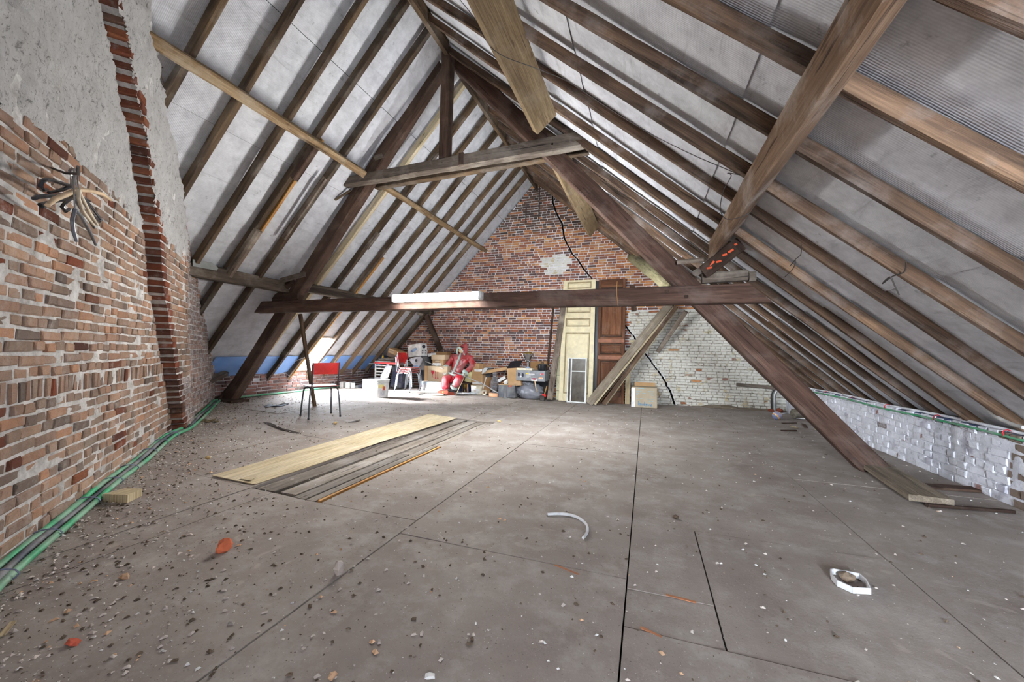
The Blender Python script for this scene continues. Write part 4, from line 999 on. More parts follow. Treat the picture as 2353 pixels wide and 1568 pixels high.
# dark device with a pale shield front
x0, x1, z0, z1 = rect(938, 977, 819, 850, 8.12)
dv = thing('device', 'dark office device with pale shield-shaped front, below the printed white carton', 'device', ((x0+x1)/2, 8.2, z0))
hw, hh, mx, mz = (x1-x0)/2, (z1-z0)/2, (x0+x1)/2, (z0+z1)/2
o1 = [(-1, .55), (.45, 1.), (1, -.9), (.75, -1.0), (-.2, -.98)]
mb = MB(); n = len(o1); fr = [V((mx+a*hw, 8.16+.02*b_, mz+b_*hh)) for a, b_ in o1]; bk_ = [p+V((.03, .26, 0)) for p in fr]
mb.add(fr+bk_, [tuple(range(n))[::-1], tuple(range(n, 2*n))]+[(i, (i+1) % n, n+(i+1) % n, n+i) for i in range(n)]).build('body', DGREY, dv)
sh = [(-.92, .5), (-.4, .82), (.32, .98), (.55, .62), (.5, .1), (.15, -.72), (-.05, -.72), (-.45, -.25), (-.75, .15)]
mb = MB(); n = len(sh); fr = [V((mx+a*hw, 8.125+.03*b_**2, mz+b_*hh)) for a, b_ in sh]; bk_ = [p+V((0, .05, 0)) for p in fr]
mb.add(fr+bk_, [tuple(range(n))[::-1]]+[(i, (i+1) % n, n+(i+1) % n, n+i) for i in range(n)]).build('shield', plain('pale_grey_plastic', (212, 212, 216), .4), dv)
em_ = V((mx-.05*hw, 8.120, mz+.38*hh)); MB().lathe([(.035, 0), (.033, .006), (0, .008)], em_, 16, Matrix.Rotation(PI/2, 3, 'X')).build('emblem', DGREY, dv)
mb = MB(); mb.blob((mx-.1*hw, 8.14, mz-.62*hh), .09, .05, .06, 3, .05, sub=2); mb.build('scoop', plain('pale_blue_plastic', (170, 190, 222), .35), dv, smooth=180)
# ribbed bin, bag and paper behind
bi = FL(975, 897); x0, x1, z0, z1 = rect(966, 988, 841, 890, 8.5); z0 = fh(x0)+.003
rbn = thing('ribbed_bin', 'dark ribbed plastic bin against the gable behind the cartons', 'bin', ((x0+x1)/2, 8.6, z0))
MB().box((x0, 8.5, z0), (x1, 8.8, z1), c=.01).build('body', DGREY, rbn)
for i in range(6): xx = x0+(x1-x0)*(i+.5)/6; MB().box((xx-.01, 8.485, z0+.02), (xx+.01, 8.5, z1-.05), c=.003).build('rib', DGREY, rbn)
MB().box((x0-.02, 8.47, z1-.03), (x1+.02, 8.82, z1), c=.006).build('rim', DGREY, rbn)
bg_ = MB(); bg_.blob(Q(986, 829, 8.6), .13, .10, .11, 5, .12, sub=3); bg_.blob(Q(978, 818, 8.5), .06, .05, .05, 8, .2, sub=2)
tag(bg_.build('bag', plain('dark_bag', (58, 58, 62), .5), smooth=180), 'dark crumpled bag on the ribbed bin, right of the device', 'bag')
pp = [Q(983, 813, 8.45), Q(1001, 811, 8.5), Q(1002, 816, 8.45), Q(984, 819, 8.4)]
mb = MB(); mb.add(pp+[p+V((0, 0, -.012)) for p in pp], [(0, 1, 2, 3), (7, 6, 5, 4), (0, 4, 5, 1), (1, 5, 6, 2), (2, 6, 7, 3), (3, 7, 4, 0)]); tag(mb.build('paper', WHITEP), 'white sheets of paper lying over the dark bag', 'paper')
tag(MB().tube([Q(978, 831, 8.22), Q(1000, 840, 8.16), Q(1019, 848, 8.1)], .010, 8).build('rod', WHITEP, smooth=60), 'thin pale rod across the cartons left of the seated figure', 'rod')
# cartons left of the figure
b = carton('white_carton', 'long white carton with pale blue lettering on the floor, under the fragile carton', 'box', (967, 1018, 877.5, 902), 8.02, .38, WHITEP, floor=True)
write(b, 'PHILIPS', -.62, .62, .095, BLUELET, .95); write(b, '— · — ·', -.55, -.55, .05, GREYPRINT); zt = b['mid'].z+b['hh']
b = carton('carton', 'brown carton marked with red wine glass and arrows, on the long white carton', 'box', (982, 1028, 842, 878), 8.12, .28, CARD_P, base=zt+.002)
outline_patch(b, 'glass_mark', [(-.62, .42), (-.30, .40), (-.33, .10), (-.42, -.08), (-.44, -.12), (-.44, -.42), (-.34, -.48), (-.58, -.48), (-.48, -.42), (-.48, -.12), (-.52, -.06), (-.60, .12)], REDPRINT)
for u in (-.16, .06): outline_patch(b, 'arrow_mark', [(u-.03, -.52), (u+.03, -.52), (u+.03, .18), (u+.08, .18), (u, .34), (u-.08, .18), (u-.03, .18)], REDPRINT); patch(b, 'arrow_mark', u-.07, u+.07, -.62, -.5, REDPRINT)
a, c_ = edge(b, -1, -1, -1, 1); flap(b, 'flap', a, c_, (-.06, -.03, 0), 0, CARD)
zt2 = b['mid'].z+b['hh']
b = carton('carton', 'smaller brown carton with a framed label, under a pale lid box, left of the figure', 'box', (993, 1019, 827, 846), 8.2, .2, CARD, base=zt2+.002)
patch(b, 'label', -.55, .35, .1, .8, DARKPRINT); patch(b, 'label', -.50, .30, .18, .72, CARD_P, .002); patch(b, 'paper_sheet', -.9, .6, -.95, -.05, WHITEP)
b2 = carton('lid_box', 'pale cardboard lid box on the smaller brown carton', 'box', (991, 1022, 816, 827), 8.18, .24, CARD_P, base=b['mid'].z+b['hh']+.002)
b = carton('carton', 'dim brown carton half hidden behind the lid box near the gable', 'box', (997, 1027, 809, 850), 8.5, .22, CARD_D, base=.80)
# flat things on the floor there
tag(MB().beam(FL(893, 900)+V((0, 0, .02)), FL(1006, 903.5)+V((0, 0, .02)), .05, .03, (0, 1, 0), 6, .1, .001).build('batten', WHITEP), 'long white batten lying on the floor in front of the stacked chairs', 'batten')
p = FL(1000, 908); tag(MB().lathe([(.20, .003), (.21, .012), (.20, .024), (.17, .026), (0, .020)], p, 28, Matrix.Diagonal((1, .55, 1)).to_3x3()).build('lid', CREAM, smooth=40), 'oval cream lid lying on the floor by the shoe sole', 'lid')
tag(MB().box(FL(957, 908), FL(977, 905.5)+V((0, 0, .012)), c=.002).build('slat', DGREY), 'short dark slat on the floor in front of the long white carton', 'slat')

# ------------------------------------------------------------------ stool with things beneath
sc = Q(1068, 879, 8.38); zs = sc.z
stl = thing('stool', 'wooden stool with orange legs under the seated figure', 'stool', (sc.x, 8.4, fh(sc.x)))
MB().lathe([(.0, -.03), (.17, -.03), (.185, -.02), (.185, -.005), (.175, 0), (0, 0)], V((sc.x, 8.4, zs)), 24, close=False).build('seat', WD_DARK, stl, smooth=50)
for sx, sy in ((-1, -1), (1, -1), (1, 1), (-1, 1)):
    MB().beam((sc.x+sx*.10, 8.4+sy*.10, zs-.03), (sc.x+sx*.14, 8.4+sy*.13, fh(sc.x)+.002), .03, .03, (1, 0, 0), 4, .3, .001).build('leg', WD_NEW, stl)
b = carton('crate', 'navy blue crate under the stool', 'crate', (1046, 1078, 881, 904), 8.62, .25, plain('navy_plastic', (62, 76, 116), .5), floor=True)
gp = V((Q(1067, 900, 8.34).x, 8.36, fh(sc.x)))
tg = thing('goblet', 'small gold trophy goblet under the stool', 'trophy', gp+V((0, 0, .002)))
GOLD = plain('gold_metal', (206, 182, 110), .3, 1); SILVER = plain('polished_silver', (214, 214, 218), .12, 1)
MB().box(gp+V((-.05, -.05, .002)), gp+V((.05, .05, .03)), c=.004).build('plinth', CREAM, tg)
MB().lathe([(.035, .03), (.012, .05), (.010, .10), (.03, .13), (.045, .17), (.048, .21), (.042, .21), (.0, .14)], gp, 18).build('cup', GOLD, tg, smooth=60)
b = carton('carton', 'small yellowish-green carton beside the hip of the seated figure', 'box', (1069, 1083, 854, 874), 8.35, .15, card('greenish_card', (198, 190, 140)), tilt=.15, base=zs+.01)

# ------------------------------------------------------------------ stuffed figure in a red suit
VINYL = plain('red_vinyl', (176, 40, 48), .30, dust=.35, var=.12, spec=.5); VIN2 = plain('red_vinyl_trousers', (200, 40, 56), .34, dust=.40, spec=.5)
TRIM = plain('grey_white_trim', (176, 190, 182), .8); BOOT = plain('black_boot', (34, 36, 44), .3); SOLE = plain('red_brown_sole', (146, 68, 52), .8)
fig = thing('stuffed_figure', 'life-size stuffed figure in red vinyl suit with hood and pale trim, slumped on the stool', 'stuffed doll', (Q(1050, 880, 8.3).x, 8.3, fh(-4.2)))
CREASE = bpy.data.textures.new('creases', 'MUSGRAVE'); CREASE.noise_scale = .11; CREASE.musgrave_type = 'RIDGED_MULTIFRACTAL'; CREASE.octaves = 2; CREASE.noise_intensity = .5
def skin(name, joints, edges, mat, lv=2, parent=None, crease=0):
    me = bpy.data.meshes.new(name); o = bpy.data.objects.new(name, me); COL.objects.link(o)
    par = parent or fig; o.parent = par; o.location = fig.location-WL[par.name] if par is not fig else (0, 0, 0); WL[o.name] = V(fig.location)
    me.from_pydata([tuple(V(j[0])-V(fig.location)) for j in joints], edges, []); me.update(); me.materials.append(mat)
    sk = o.modifiers.new('skin', 'SKIN'); sk.use_smooth_shade = True
    for i, j in enumerate(joints):
        r = j[1]; me.skin_vertices[0].data[i].radius = r if isinstance(r, tuple) else (r, r)
    me.skin_vertices[0].data[0].use_root = True
    s = o.modifiers.new('sub', 'SUBSURF'); s.levels = lv; s.render_levels = lv
    if crease:
        s.levels = s.render_levels = lv+1
        d = o.modifiers.new('creases', 'DISPLACE'); d.texture = CREASE; d.strength = crease; d.mid_level = .5; d.texture_coords = 'LOCAL'
    return o
hip = Q(1046, 868, 8.36)
J = [(hip, (.19, .15)), (Q(1050, 850, 8.38), (.225, .18)), (Q(1056, 835, 8.42), (.225, .17)), (Q(1061, 822, 8.46), (.185, .12)), (Q(1063, 813, 8.46), .07)]
sL, eL, hL = Q(1041, 821, 8.44), Q(1031, 834, 8.34), Q(1026, 845, 8.22)
sR, eR, hR = Q(1081, 824, 8.46), Q(1087, 841, 8.38), Q(1069, 857, 8.16)
J += [(sL, .085), (eL, .070), (hL, .060), (sR, .09), (eR, .078), (hR, .062)]
skin('jacket', J, [(0, 1), (1, 2), (2, 3), (3, 4), (3, 5), (5, 6), (6, 7), (3, 8), (8, 9), (9, 10)], VINYL, crease=.035)
kL, aL = Q(1023, 872, 8.02), Q(1024, 899, 7.98)
kR, aR = Q(1057, 869, 7.98), Q(1043, 891, 7.99)
skin('trousers', [(hip+V((0, -.02, -.06)), (.18, .15)), (Q(1035, 869, 8.25), .12), (kL, .108), ((kL+aL)/2, .100), (aL, .092), (Q(1055, 869, 8.25), .12), (kR, .112), ((kR+aR)/2, .098), (aR, .078)], [(0, 1), (1, 2), (2, 3), (3, 4), (0, 5), (5, 6), (6, 7), (7, 8)], VIN2, crease=.03)
hd = Q(1061, 806, 8.42)
head = skin('head', [(hd+V((0, 0, -.07)), .06), (hd, (.085, .095)), (hd+V((.0, .0, .075)), .06)], [(0, 1), (1, 2)], plain('pale_stuffed_face', (206, 180, 140), .8))
for sx in (-1, 1):
    mb = MB(); mb.blob(hd+V((sx*.032-.01, -.088, .015)), .010, .006, .008, sx+3, .02, sub=2); mb.build('eye', BLACK, head, smooth=180)
mb = MB(); mb.blob(hd+V((-.012, -.098, -.012)), .014, .016, .016, 2, .05, sub=2); mb.build('nose', plain('pale_stuffed_face', (206, 180, 140)), head, smooth=180)
tip = Q(1069, 790, 8.5)
hc = hd+V((.01, .03, .0))
hood = MB(); ax = (tip-hd).normalized()
vs_, fs = [], []; n = 20
for i, (t, r) in enumerate(((-.12, .118), (-.02, .130), (.06, .112), (.12, .078), (.17, .044), (.205, .014))):
    q = ax.to_track_quat('Z', 'Y').to_matrix()
    for j in range(n):
        a = 2*PI*j/n; rr = r*(1+.05*math.sin(3*a+i)); p = q @ V((rr*math.cos(a), rr*math.sin(a), 0))
        vs_.append(hc+ax*t+p)
for i in range(5):
    for j in range(n):
        # the face opening on the front (towards -y)
        m_ = (vs_[i*n+j]-hc)
        if i < 2 and m_.y < -.055 and m_.x < .045: continue
        fs.append((i*n+j, i*n+(j+1) % n, (i+1)*n+(j+1) % n, (i+1)*n+j))
fs.append(tuple(5*n+j for j in range(n)))
hood.add(vs_, fs).build('hood', VINYL, fig, smooth=180)
MB().tube([hc+V((-.105, -.06, -.10)), hc+V((-.112, -.072, -.02)), hc+V((-.088, -.088, .062)), hc+V((-.03, -.10, .072)), hc+V((.03, -.098, .02)), hc+V((.066, -.088, -.06)), hc+V((.09, -.06, -.12))], [.02, .024, .026, .026, .026, .024, .02], 8).build('hood_trim', TRIM, fig, smooth=180)
def onj(px, py, Y): return Q(px, py, Y)
MB().tube([onj(1058, 813, 8.33), onj(1055, 824, 8.245), onj(1050, 836, 8.20), onj(1044, 850, 8.185), onj(1039, 858, 8.18)], [.024, .030, .030, .030, .028], 8).build('front_trim', TRIM, fig, smooth=180)
MB().tube([onj(1024, 848, 8.30), onj(1030, 856, 8.20), onj(1041, 862, 8.165), onj(1054, 865, 8.165), onj(1066, 866, 8.22), onj(1074, 863, 8.36)], [.026, .030, .032, .032, .030, .026], 8).build('hem_trim', TRIM, fig, smooth=180)
def cuff(p, d, r, nm='cuff'):
    q = V(d).to_track_quat('Z', 'Y').to_matrix(); return MB().lathe([(r*.9, -.028), (r*1.1, -.02), (r*1.14, 0), (r*1.1, .02), (r*.9, .028)], p, 16, q).build(nm, TRIM, fig, smooth=60)
cuff(hL, hL-eL, .072); cuff(hR, hR-eR, .074); cuff(aL+V((0, 0, .0)), aL-kL, .094); cuff(aR, aR-kR, .082)
def mitten(p, d):
    d = V(d).normalized(); s = d.cross(V((0, 1, 0))).normalized()
    js = [(p, .040), (p+d*.055, (.046, .034)), (p+d*.105, .036)]; es = [(0, 1), (1, 2)]
    for i, (o, l) in enumerate(((-.030, .055), (-.010, .068), (.012, .064), (.032, .048))):
        js += [(p+d*.105+s*o, .013), (p+d*(.105+l*.6)+s*o*1.15+V((0, -.012, 0)), .012), (p+d*(.105+l)+s*o*1.15+V((0, -.028, 0)), .010)]
        b0 = len(js)-3; es += [(2, b0), (b0, b0+1), (b0+1, b0+2)]
    js += [(p+d*.045-s*.055+V((0, -.02, 0)), .014), (p+d*.085-s*.062+V((0, -.035, 0)), .012)]; b0 = len(js)-2; es += [(1, b0), (b0, b0+1)]
    return skin('glove', js, es, plain('pale_glove', (190, 196, 190), .7), 1)
mitten(hL+(hL-eL).normalized()*.03, V((.2, -.5, -.8))); mitten(hR+(hR-eR).normalized()*.03, V((-.35, -.5, -.75)))
s1 = FL(1017, 908)+V((0, 0, .058))
so1 = MB(); q = Matrix.Rotation(PI/2*.93, 3, 'X')
def sole_pts(L): return [(-.5*L, .0), (-.47*L, .032), (-.30*L, .050), (-.05*L, .040), (.2*L, .036), (.40*L, .042), (.5*L, .022), (.5*L, -.022), (.40*L, -.042), (.2*L, -.036), (-.05*L, -.040), (-.30*L, -.050), (-.47*L, -.032)]
def shoe(c, L, ux, uy, thick, nm):
    c, ux, uy = V(c), V(ux).normalized(), V(uy).normalized(); uz = uy.cross(ux); o = sole_pts(L); n = len(o)
    a = [c+ux*p+uy*r for p, r in o]; b_ = [p+uz*.018 for p in a]; mb = MB(); mb.add(a+b_, [tuple(range(n))[::-1], tuple(range(n, 2*n))]+[(i, (i+1) % n, n+(i+1) % n, n+i) for i in range(n)])
    sl = mb.build(nm, SOLE, fig)
    mb = MB(); k2 = [c+uz*.018+(p-c)*.96 for p in a]; k3 = [c+uz*(.018+thick*.6)+(p-c)*.88 for p in a]; k4 = [c+uz*(.018+thick)+(p-c)*.5+ux*.04 for p in a]
    vv = k2+k3+k4; ff = [tuple(range(2*n, 3*n))]
    for r0 in (0, n):
        ff += [(r0+i, r0+(i+1) % n, r0+n+(i+1) % n, r0+n+i) for i in range(n)]
    mb.add(vv, ff).build('shoe', BOOT, fig, smooth=60); return sl
sh1 = shoe(s1, .30, (1, -.15, .12), (.05, -.3, .92), .075, 'sole')
yb_ = s1+V((.035, -.035, .012)); MB().lathe([(.016, 0), (.013, .004), (0, .005)], yb_+V((0, -.02, 0)), 12, Matrix.Rotation(PI/2, 3, 'X')).build('sole_mark', YELLOW, sh1)
shoe(FL(1033, 909)+V((0, 0, .035)), .22, (1, .25, 0), (0, -.6, .8), .07, 'sole')
skin('boot', [(aR+V((-.0, -.0, -.02)), .062), (aR+V((-.02, -.03, -.07)), (.06, .07)), (aR+V((-.05, -.08, -.10)), (.05, .06)), (aR+V((-.09, -.13, -.115)), .04)], [(0, 1), (1, 2), (2, 3)], BOOT, 1)
skin('boot', [(aL+V((.0, .0, -.02)), .075), (aL+V((.02, -.02, -.065)), .07)], [(0, 1)], BOOT, 1)
tag(MB().tube([Q(1071, 857, 8.02), Q(1060, 882, 7.96), FL(1047, 910)+V((0, 0, .006))], [.009, .009, .007], 8).build('walking_stick', WD_PALE, smooth=60), 'thin pale stick leaning from the figure\'s hand to the floor', 'stick')
tag(MB().tube([Q(1037, 852, 8.05), Q(1068, 865, 8.04), Q(1110, 883, 8.05), Q(1145, 904, 8.06)], .012, 8).build('tube_rod', plain('grey_tube', (150, 150, 150), .4), smooth=60), 'long grey rod lying across the figure\'s lap down to the black bin', 'rod')
mb = MB(); r2 = random.Random(4); c0 = FL(1062, 908)
for kx in range(3):
    cx = c0+V((.12*kx-.1, .06*math.sin(kx*3), 0)); pts = []
    for i in range(40):
        a = i*.35; rr = .16-.05*math.sin(a*.31+kx); pts.append(cx+V((rr*math.cos(a)*1.2, rr*math.sin(a)*.6, .012+.012*kx+.008*math.sin(a*1.7)+.0006*i)))
    mb.tube(pts, .0045, 5)
tag(mb.build('wire_coil', plain('pale_wire', (176, 180, 188), .4), smooth=180, kind='stuff'), 'tangle of pale cable on the floor in front of the stool', 'cable')
# ------------------------------------------------------------------ wrapped parcel and what stands right of the figure
b = carton('parcel', 'tall brown paper parcel with white tape, right of the seated figure', 'box', (1083, 1108, 836, 887), 8.38, .22, CARD, base=.27, c=.018)
patch(b, 'tape', -.45, 1.0, .26, .50, WHITEP); patch(b, 'tape', -.75, 1.0, -.92, -.72, WHITEP); patch(b, 'paper_fold', .42, .98, .52, .98, CARD_D)
b = carton('carton', 'small white carton under the tall brown parcel', 'box', (1082, 1107, 886, 909), 8.34, .25, CREAM, floor=True)
patch(b, 'label', -.9, .6, -.9, .25, WHITEP); patch(b, 'label', -.45, -.05, -.4, -.05, plain('pale_beige', (218, 210, 196), .7), .003)
MBr = MB().lathe([(.055, 0), (.055, .12), (.03, .12), (.03, 0)], (0, 0, 0), 18, Matrix.Rotation(PI/2, 3, 'X'))
rp_ = Q(1111, 902, 8.3); MBr = MB().lathe([(.03, 0), (.062, 0), (.062, .13), (.03, .13), (.03, 0)], V((rp_.x, 8.32, fh(rp_.x)+.066)), 20, Matrix.Rotation(-PI/2, 3, 'X'), close=False)
tag(MBr.build('paper_roll', CREAM, smooth=40), 'beige paper roll lying beside the small white carton', 'roll')
def panel4(name, label, cat, BL, BR, TL, Yb, Yt, th, mat, group=None):
    """leaning panel from its bottom corners (pixels at depth Yb) to its top (depth Yt)"""
    B0, B1, T0 = Q(*BL, Yb), Q(*BR, Yb), Q(*TL, Yt)
    B0.z = max(B0.z, fh(B0.x)+.003); B1.z = B0.z
    ex = (B1-B0); W_ = ex.length; ex = ex/W_; ey = T0-B0; ey = ey-ex*ey.dot(ex); H_ = ey.length; ey = ey/H_; ez = ex.cross(ey)
    if ez.y > 0: ez = -ez
    t = thing(name, label, cat, B0, group)
    def at(u, v, o=0): return B0+ex*(u*W_)+ey*(v*H_)+ez*o
    def bar(nm, u0, u1, v0, v1, o0, o1, m, c=.004, par=None):
        a, c_ = at(u0, v0, o0), at(u1, v1, o1); R = Matrix((ex, ey, ez)).transposed()
        if R.determinant() < 0: R = Matrix((-ex, ey, ez)).transposed()
        mid = (a+c_)/2; h = V((abs(u1-u0)*W_/2, abs(v1-v0)*H_/2, abs(o1-o0)/2))
        mb = MB(); mb.box(mid-h, mid+h, R, c); return mb.build(nm, m, par or t)
    return t, at, bar, W_, H_
# framed board, vase on a brick, flattened carton
t, at, bar, w_, h_ = panel4('framed_board', 'brown board with a white edge leaning behind the glass vase', 'board', (1108, 904), (1126, 904), (1116, 867), 8.35, 8.6, .02, CARD_D)
bar('board', 0, 1, 0, 1, -.02, 0, CARD_D); bar('edge_strip', -.12, 0, 0, 1, -.03, .005, WHITEP); bar('book_back', -.22, -.12, .1, 1, -.03, 0, NAVY)
b = carton('dark_plate', 'dark plate against the gable behind the flattened carton', 'panel', (1107, 1127, 846, 900), 8.62, .03, DGREY, floor=True)
A, B_ = Q(1108, 857, 8.45), Q(1170, 846, 8.55)
fcn = MB().beam(A, B_, .20, .075, (0, 1, 0), 6, .08, .002); tag(fcn.build('flat_carton', CARD), 'long flattened brown carton lying slanted across the parcel and the open carton', 'box')
pm = MB()
for i in range(4): pm.tube([Q(1108+i*2.2, 860-i*1.5, 8.34), Q(1112+i*2.2, 848-i*.4, 8.36), Q(1117+i*1.5, 845+i*1.2, 8.40)], .016, 6)
tag(pm.build('foam_sheet', plain('foam_white', (196, 196, 194), .8), smooth=180), 'crumpled white packing foam at the end of the flattened carton', 'packing')
vx = Q(1135, 905, 8.28); vb = V((vx.x, 8.30, fh(vx.x)))
tag(MB().box(vb+V((-.11, -.10, .001)), vb+V((.10, .10, .085)), rz(.2), .006).build('loose_brick', plain('pale_orange_brick', (196, 148, 116), .9)), 'pale orange brick under the glass vase', 'brick')
vg = NT('vase_glass', .08, .6); vg.b.inputs['Transmission Weight'].default_value = .92; vg.b.inputs['IOR'].default_value = 1.35; vg.col((236, 238, 242))
vz = .088; vh = Q(1135, 860, 8.3).z-vz
tag(MB().lathe([(0, 0), (.06, 0), (.065, .01), (.055, .05*vh), (.075, .16*vh), (.105, .38*vh), (.100, .52*vh), (.07, .68*vh), (.045, .80*vh), (.040, .88*vh), (.062, vh), (.056, vh), (.036, .88*vh), (.064, .66*vh), (.095, .5*vh), (.098, .38*vh), (.05, .08*vh), (0, .06*vh)], vb+V((0, 0, vz)), 28, close=False).build('glass_vase', vg.m, smooth=60), 'tall bulbous clear glass vase standing on a brick, left of the black bin', 'vase')
# black bin with odds and ends
x0, x1, z0, z1 = rect(1145, 1183, 884, 914, 8.25); z0 = fh(x0)+.003
bn = thing('storage_bin', 'dark grey open bin filled with odds and ends, left of the rubbish bag', 'bin', ((x0+x1)/2, 8.4, z0))
for a_, b_ in (((x0, 8.25), (x1, 8.27)), ((x0, 8.58), (x1, 8.60)), ((x0, 8.27), (x0+.02, 8.58)), ((x1-.02, 8.27), (x1, 8.58))): MB().box((*a_, z0), (*b_, z1-.012), c=.003).build('side', DGREY, bn)
MB().box((x0+.02, 8.27, z0+.001), (x1-.02, 8.58, z0+.02)).build('base', DGREY, bn)
for a_, b_ in (((x0-.01, 8.24), (x1+.01, 8.262)), ((x0-.01, 8.59), (x1+.01, 8.612))): MB().box((*a_, z1-.014), (*b_, z1+.004), c=.003).build('rim', CARD, bn)
MB().box((Q(1170, 888, 8.24).x, 8.235, Q(1170, 890, 8.24).z), (Q(1174, 888, 8.24).x, 8.248, Q(1172, 886, 8.24).z), rz(0), .002).build('tag', ORANGEP, bn)
def stickb(name, label, cat, q0, q1, Y0, Y1_, w, h, mat, side=(0, 1, 0)): return tag(MB().beam(Q(*q0, Y0), Q(*q1, Y1_), w, h, side, 4, .1, .001).build(name, mat), label, cat)
stickb('white_block', 'white slanted block sticking out of the dark bin', 'block', (1143, 878), (1161, 867), 8.40, 8.45, .10, .075, WHITEP)
stickb('stick', 'thin wooden stick leaning in the dark bin', 'stick', (1152, 882), (1170, 869), 8.36, 8.5, .02, .02, WD_NEW)
stickb('paper_board', 'white folded card sticking out of the dark bin', 'card', (1158, 882), (1170, 874), 8.33, 8.4, .02, .09, WHITEP)
b = carton('open_carton', 'open brown carton tilted in the dark bin, dark flap raised', 'box', (1166, 1196, 846, 884), 8.30, .24, CARD, tilt=-.10, base=z1-.03)
a, c_ = edge(b, -1, 1, .9, 1); flap(b, 'flap', a, c_, (.03, .20, 0), .16, BLACK); write(b, '1 0 7 L', .1, -.82, .035, DARKPRINT)
p0 = Q(1161, 915, 8.17); tag(MB().box((p0.x-.035, 8.16, fh(p0.x)+.002), (p0.x+.035, 8.175, Q(1161, 891, 8.17).z), c=.002).build('metal_profile', plain('zinc_profile', (170, 174, 180), .35, 1)), 'upright grey metal profile standing in front of the dark bin', 'profile')
# low dark rack carrying the grey box
x0, x1, z0, z1 = rect(1192, 1262, 876, 914, 8.42); z0 = fh(x0)
rk = thing('rack', 'low dark metal rack behind the rubbish bag, carrying the grey box', 'rack', ((x0+x1)/2, 8.55, z0))
zt_ = rect(1186, 1252, 852, 876, 8.25)[2]-.004
for x in (x0+.02, x1-.02):
    for y in (8.42, 8.68): MB().box((x-.012, y, z0+.002), (x+.012, y+.02, zt_-.02), c=.002).build('leg', BLACK, rk)
MB().box((x0, 8.40, zt_-.02), (x1, 8.72, zt_), c=.003).build('shelf', BLACK, rk); MB().box((x0, 8.42, z0+.14), (x1, 8.70, z0+.155), c=.003).build('shelf', BLACK, rk); MB().box((x0, 8.70, z0+.05), (x1, 8.71, zt_-.03)).build('back_panel', BLACK, rk)
b = carton('grey_carton', 'flat grey printed carton on the low rack, under the trophy cup and the pot', 'box', (1186, 1252, 852, 876), 8.25, .42, GREYBOX, base=zt_+.003)
for u, v, w in ((-.88, .15, .15), (-.60, .05, .14)):
    outline_patch(b, 'print', [(u, v-.3), (u+w, v-.22), (u+w, v+.35), (u, v+.42)], DARKPRINT)
outline_patch(b, 'print', [(-.72, -.3), (-.64, -.42), (-.6, -.1), (-.70, .0)], plain('silver_print', (206, 208, 212), .4))
patch(b, 'print', -.32, -.12, .30, .46, YELLOW); patch(b, 'print', -.12, .30, .28, .40, WHITEP)
for i, (u1, v) in enumerate(((.18, .12), (.05, -.02), (-.05, -.16), (-.1, -.3), (-.25, -.55))): patch(b, 'print', -.32, u1, v-.03, v+.03, plain('pale_print', (196, 198, 202), .6))
patch(b, 'label', .08, .48, -.98, -.60, WHITEP); outline_patch(b, 'label', [(.28+.17*math.cos(a), -.55+.16*math.sin(a)) for a in [2*PI*i/16 for i in range(16)]], plain('dark_red_print', (150, 40, 60), .5), .003)
outline_patch(b, 'print', [(.82+.06*math.cos(a), .40+.17*math.sin(a)) for a in [2*PI*i/16 for i in range(16)]], plain('bright_red_print', (224, 66, 70), .5)); patch(b, 'print', .70, .75, .34, .44, WHITEP); patch(b, 'label', .58, .88, -.55, -.30, WHITEP); patch(b, 'label', .62, .84, -.42, -.22, plain('orange_print', (236, 170, 120), .5), .003)
ztop = b['mid'].z+b['hh']
b = carton('flat_box', 'flat pale box under the trophy cup', 'box', (1187, 1223, 846.5, 852), 8.27, .16, CREAM, base=ztop+.002, yaw=-.05)
write(b, '- - - -', 0, .1, .03, GREYPRINT); zb_ = b['mid'].z+b['hh']
tp_ = Q(1213, 846, 8.34); tp_ = V((tp_.x, 8.35, zb_+.002)); hT = Q(1213, 801, 8.34).z-tp_.z
tr_ = thing('trophy_cup', 'tall silver trophy cup with two handles and gold lid, on the flat pale box', 'trophy', tp_)
MB().lathe([(0, 0), (.050, 0), (.050, .012), (.032, .03)], tp_, 20, close=False).build('base', plain('blue_white_base', (150, 170, 200), .3), tr_, smooth=40)
MB().lathe([(.030, .02), (.034, .05*hT), (.030, .08*hT), (.038, .12*hT), (.032, .17*hT), (.040, .22*hT), (.034, .27*hT), (.044, .31*hT), (.030, .345*hT)], tp_, 20).build('column', SILVER, tr_, smooth=60)
MB().lathe([(.025, .345*hT), (.040, .37*hT), (.075, .50*hT), (.100, .64*hT), (.112, .70*hT), (.112, .73*hT), (.10, .73*hT), (0, .70*hT)], tp_, 28, close=False).build('bowl', SILVER, tr_, smooth=60)
MB().lathe([(.114, .725*hT), (.108, .765*hT), (.075, .81*hT), (.02, .84*hT), (0, .845*hT)], tp_, 28, close=False).build('lid', GOLD, tr_, smooth=60)
fg = MB(); fg.blob(tp_+V((0, 0, .885*hT)), .018, .014, .045, 2, .1, sub=2); fg.blob(tp_+V((.006, 0, .97*hT)), .011, .011, .016, 4, .05, sub=2); fg.tube([tp_+V((.01, 0, .90*hT)), tp_+V((-.02, 0, .95*hT)), tp_+V((-.022, 0, .99*hT))], .006, 6)
fg.build('finial_figure', plain('white_figure', (214, 214, 220), .4), tr_, smooth=180)
for sx in (-1, 1):
    MB().tube([tp_+V((sx*x, 0, z*hT)) for x, z in ((.075, .42), (.105, .52), (.135, .66), (.150, .76), (.140, .80), (.122, .78), (.118, .74))], .007, 8).build('handle', SILVER, tr_, smooth=60)
    MB().blob(tp_+V((sx*.05, -.01, .36*hT)), .02, .02, .018, sx+4, .08, sub=2).build('ornament', SILVER, tr_, smooth=180)
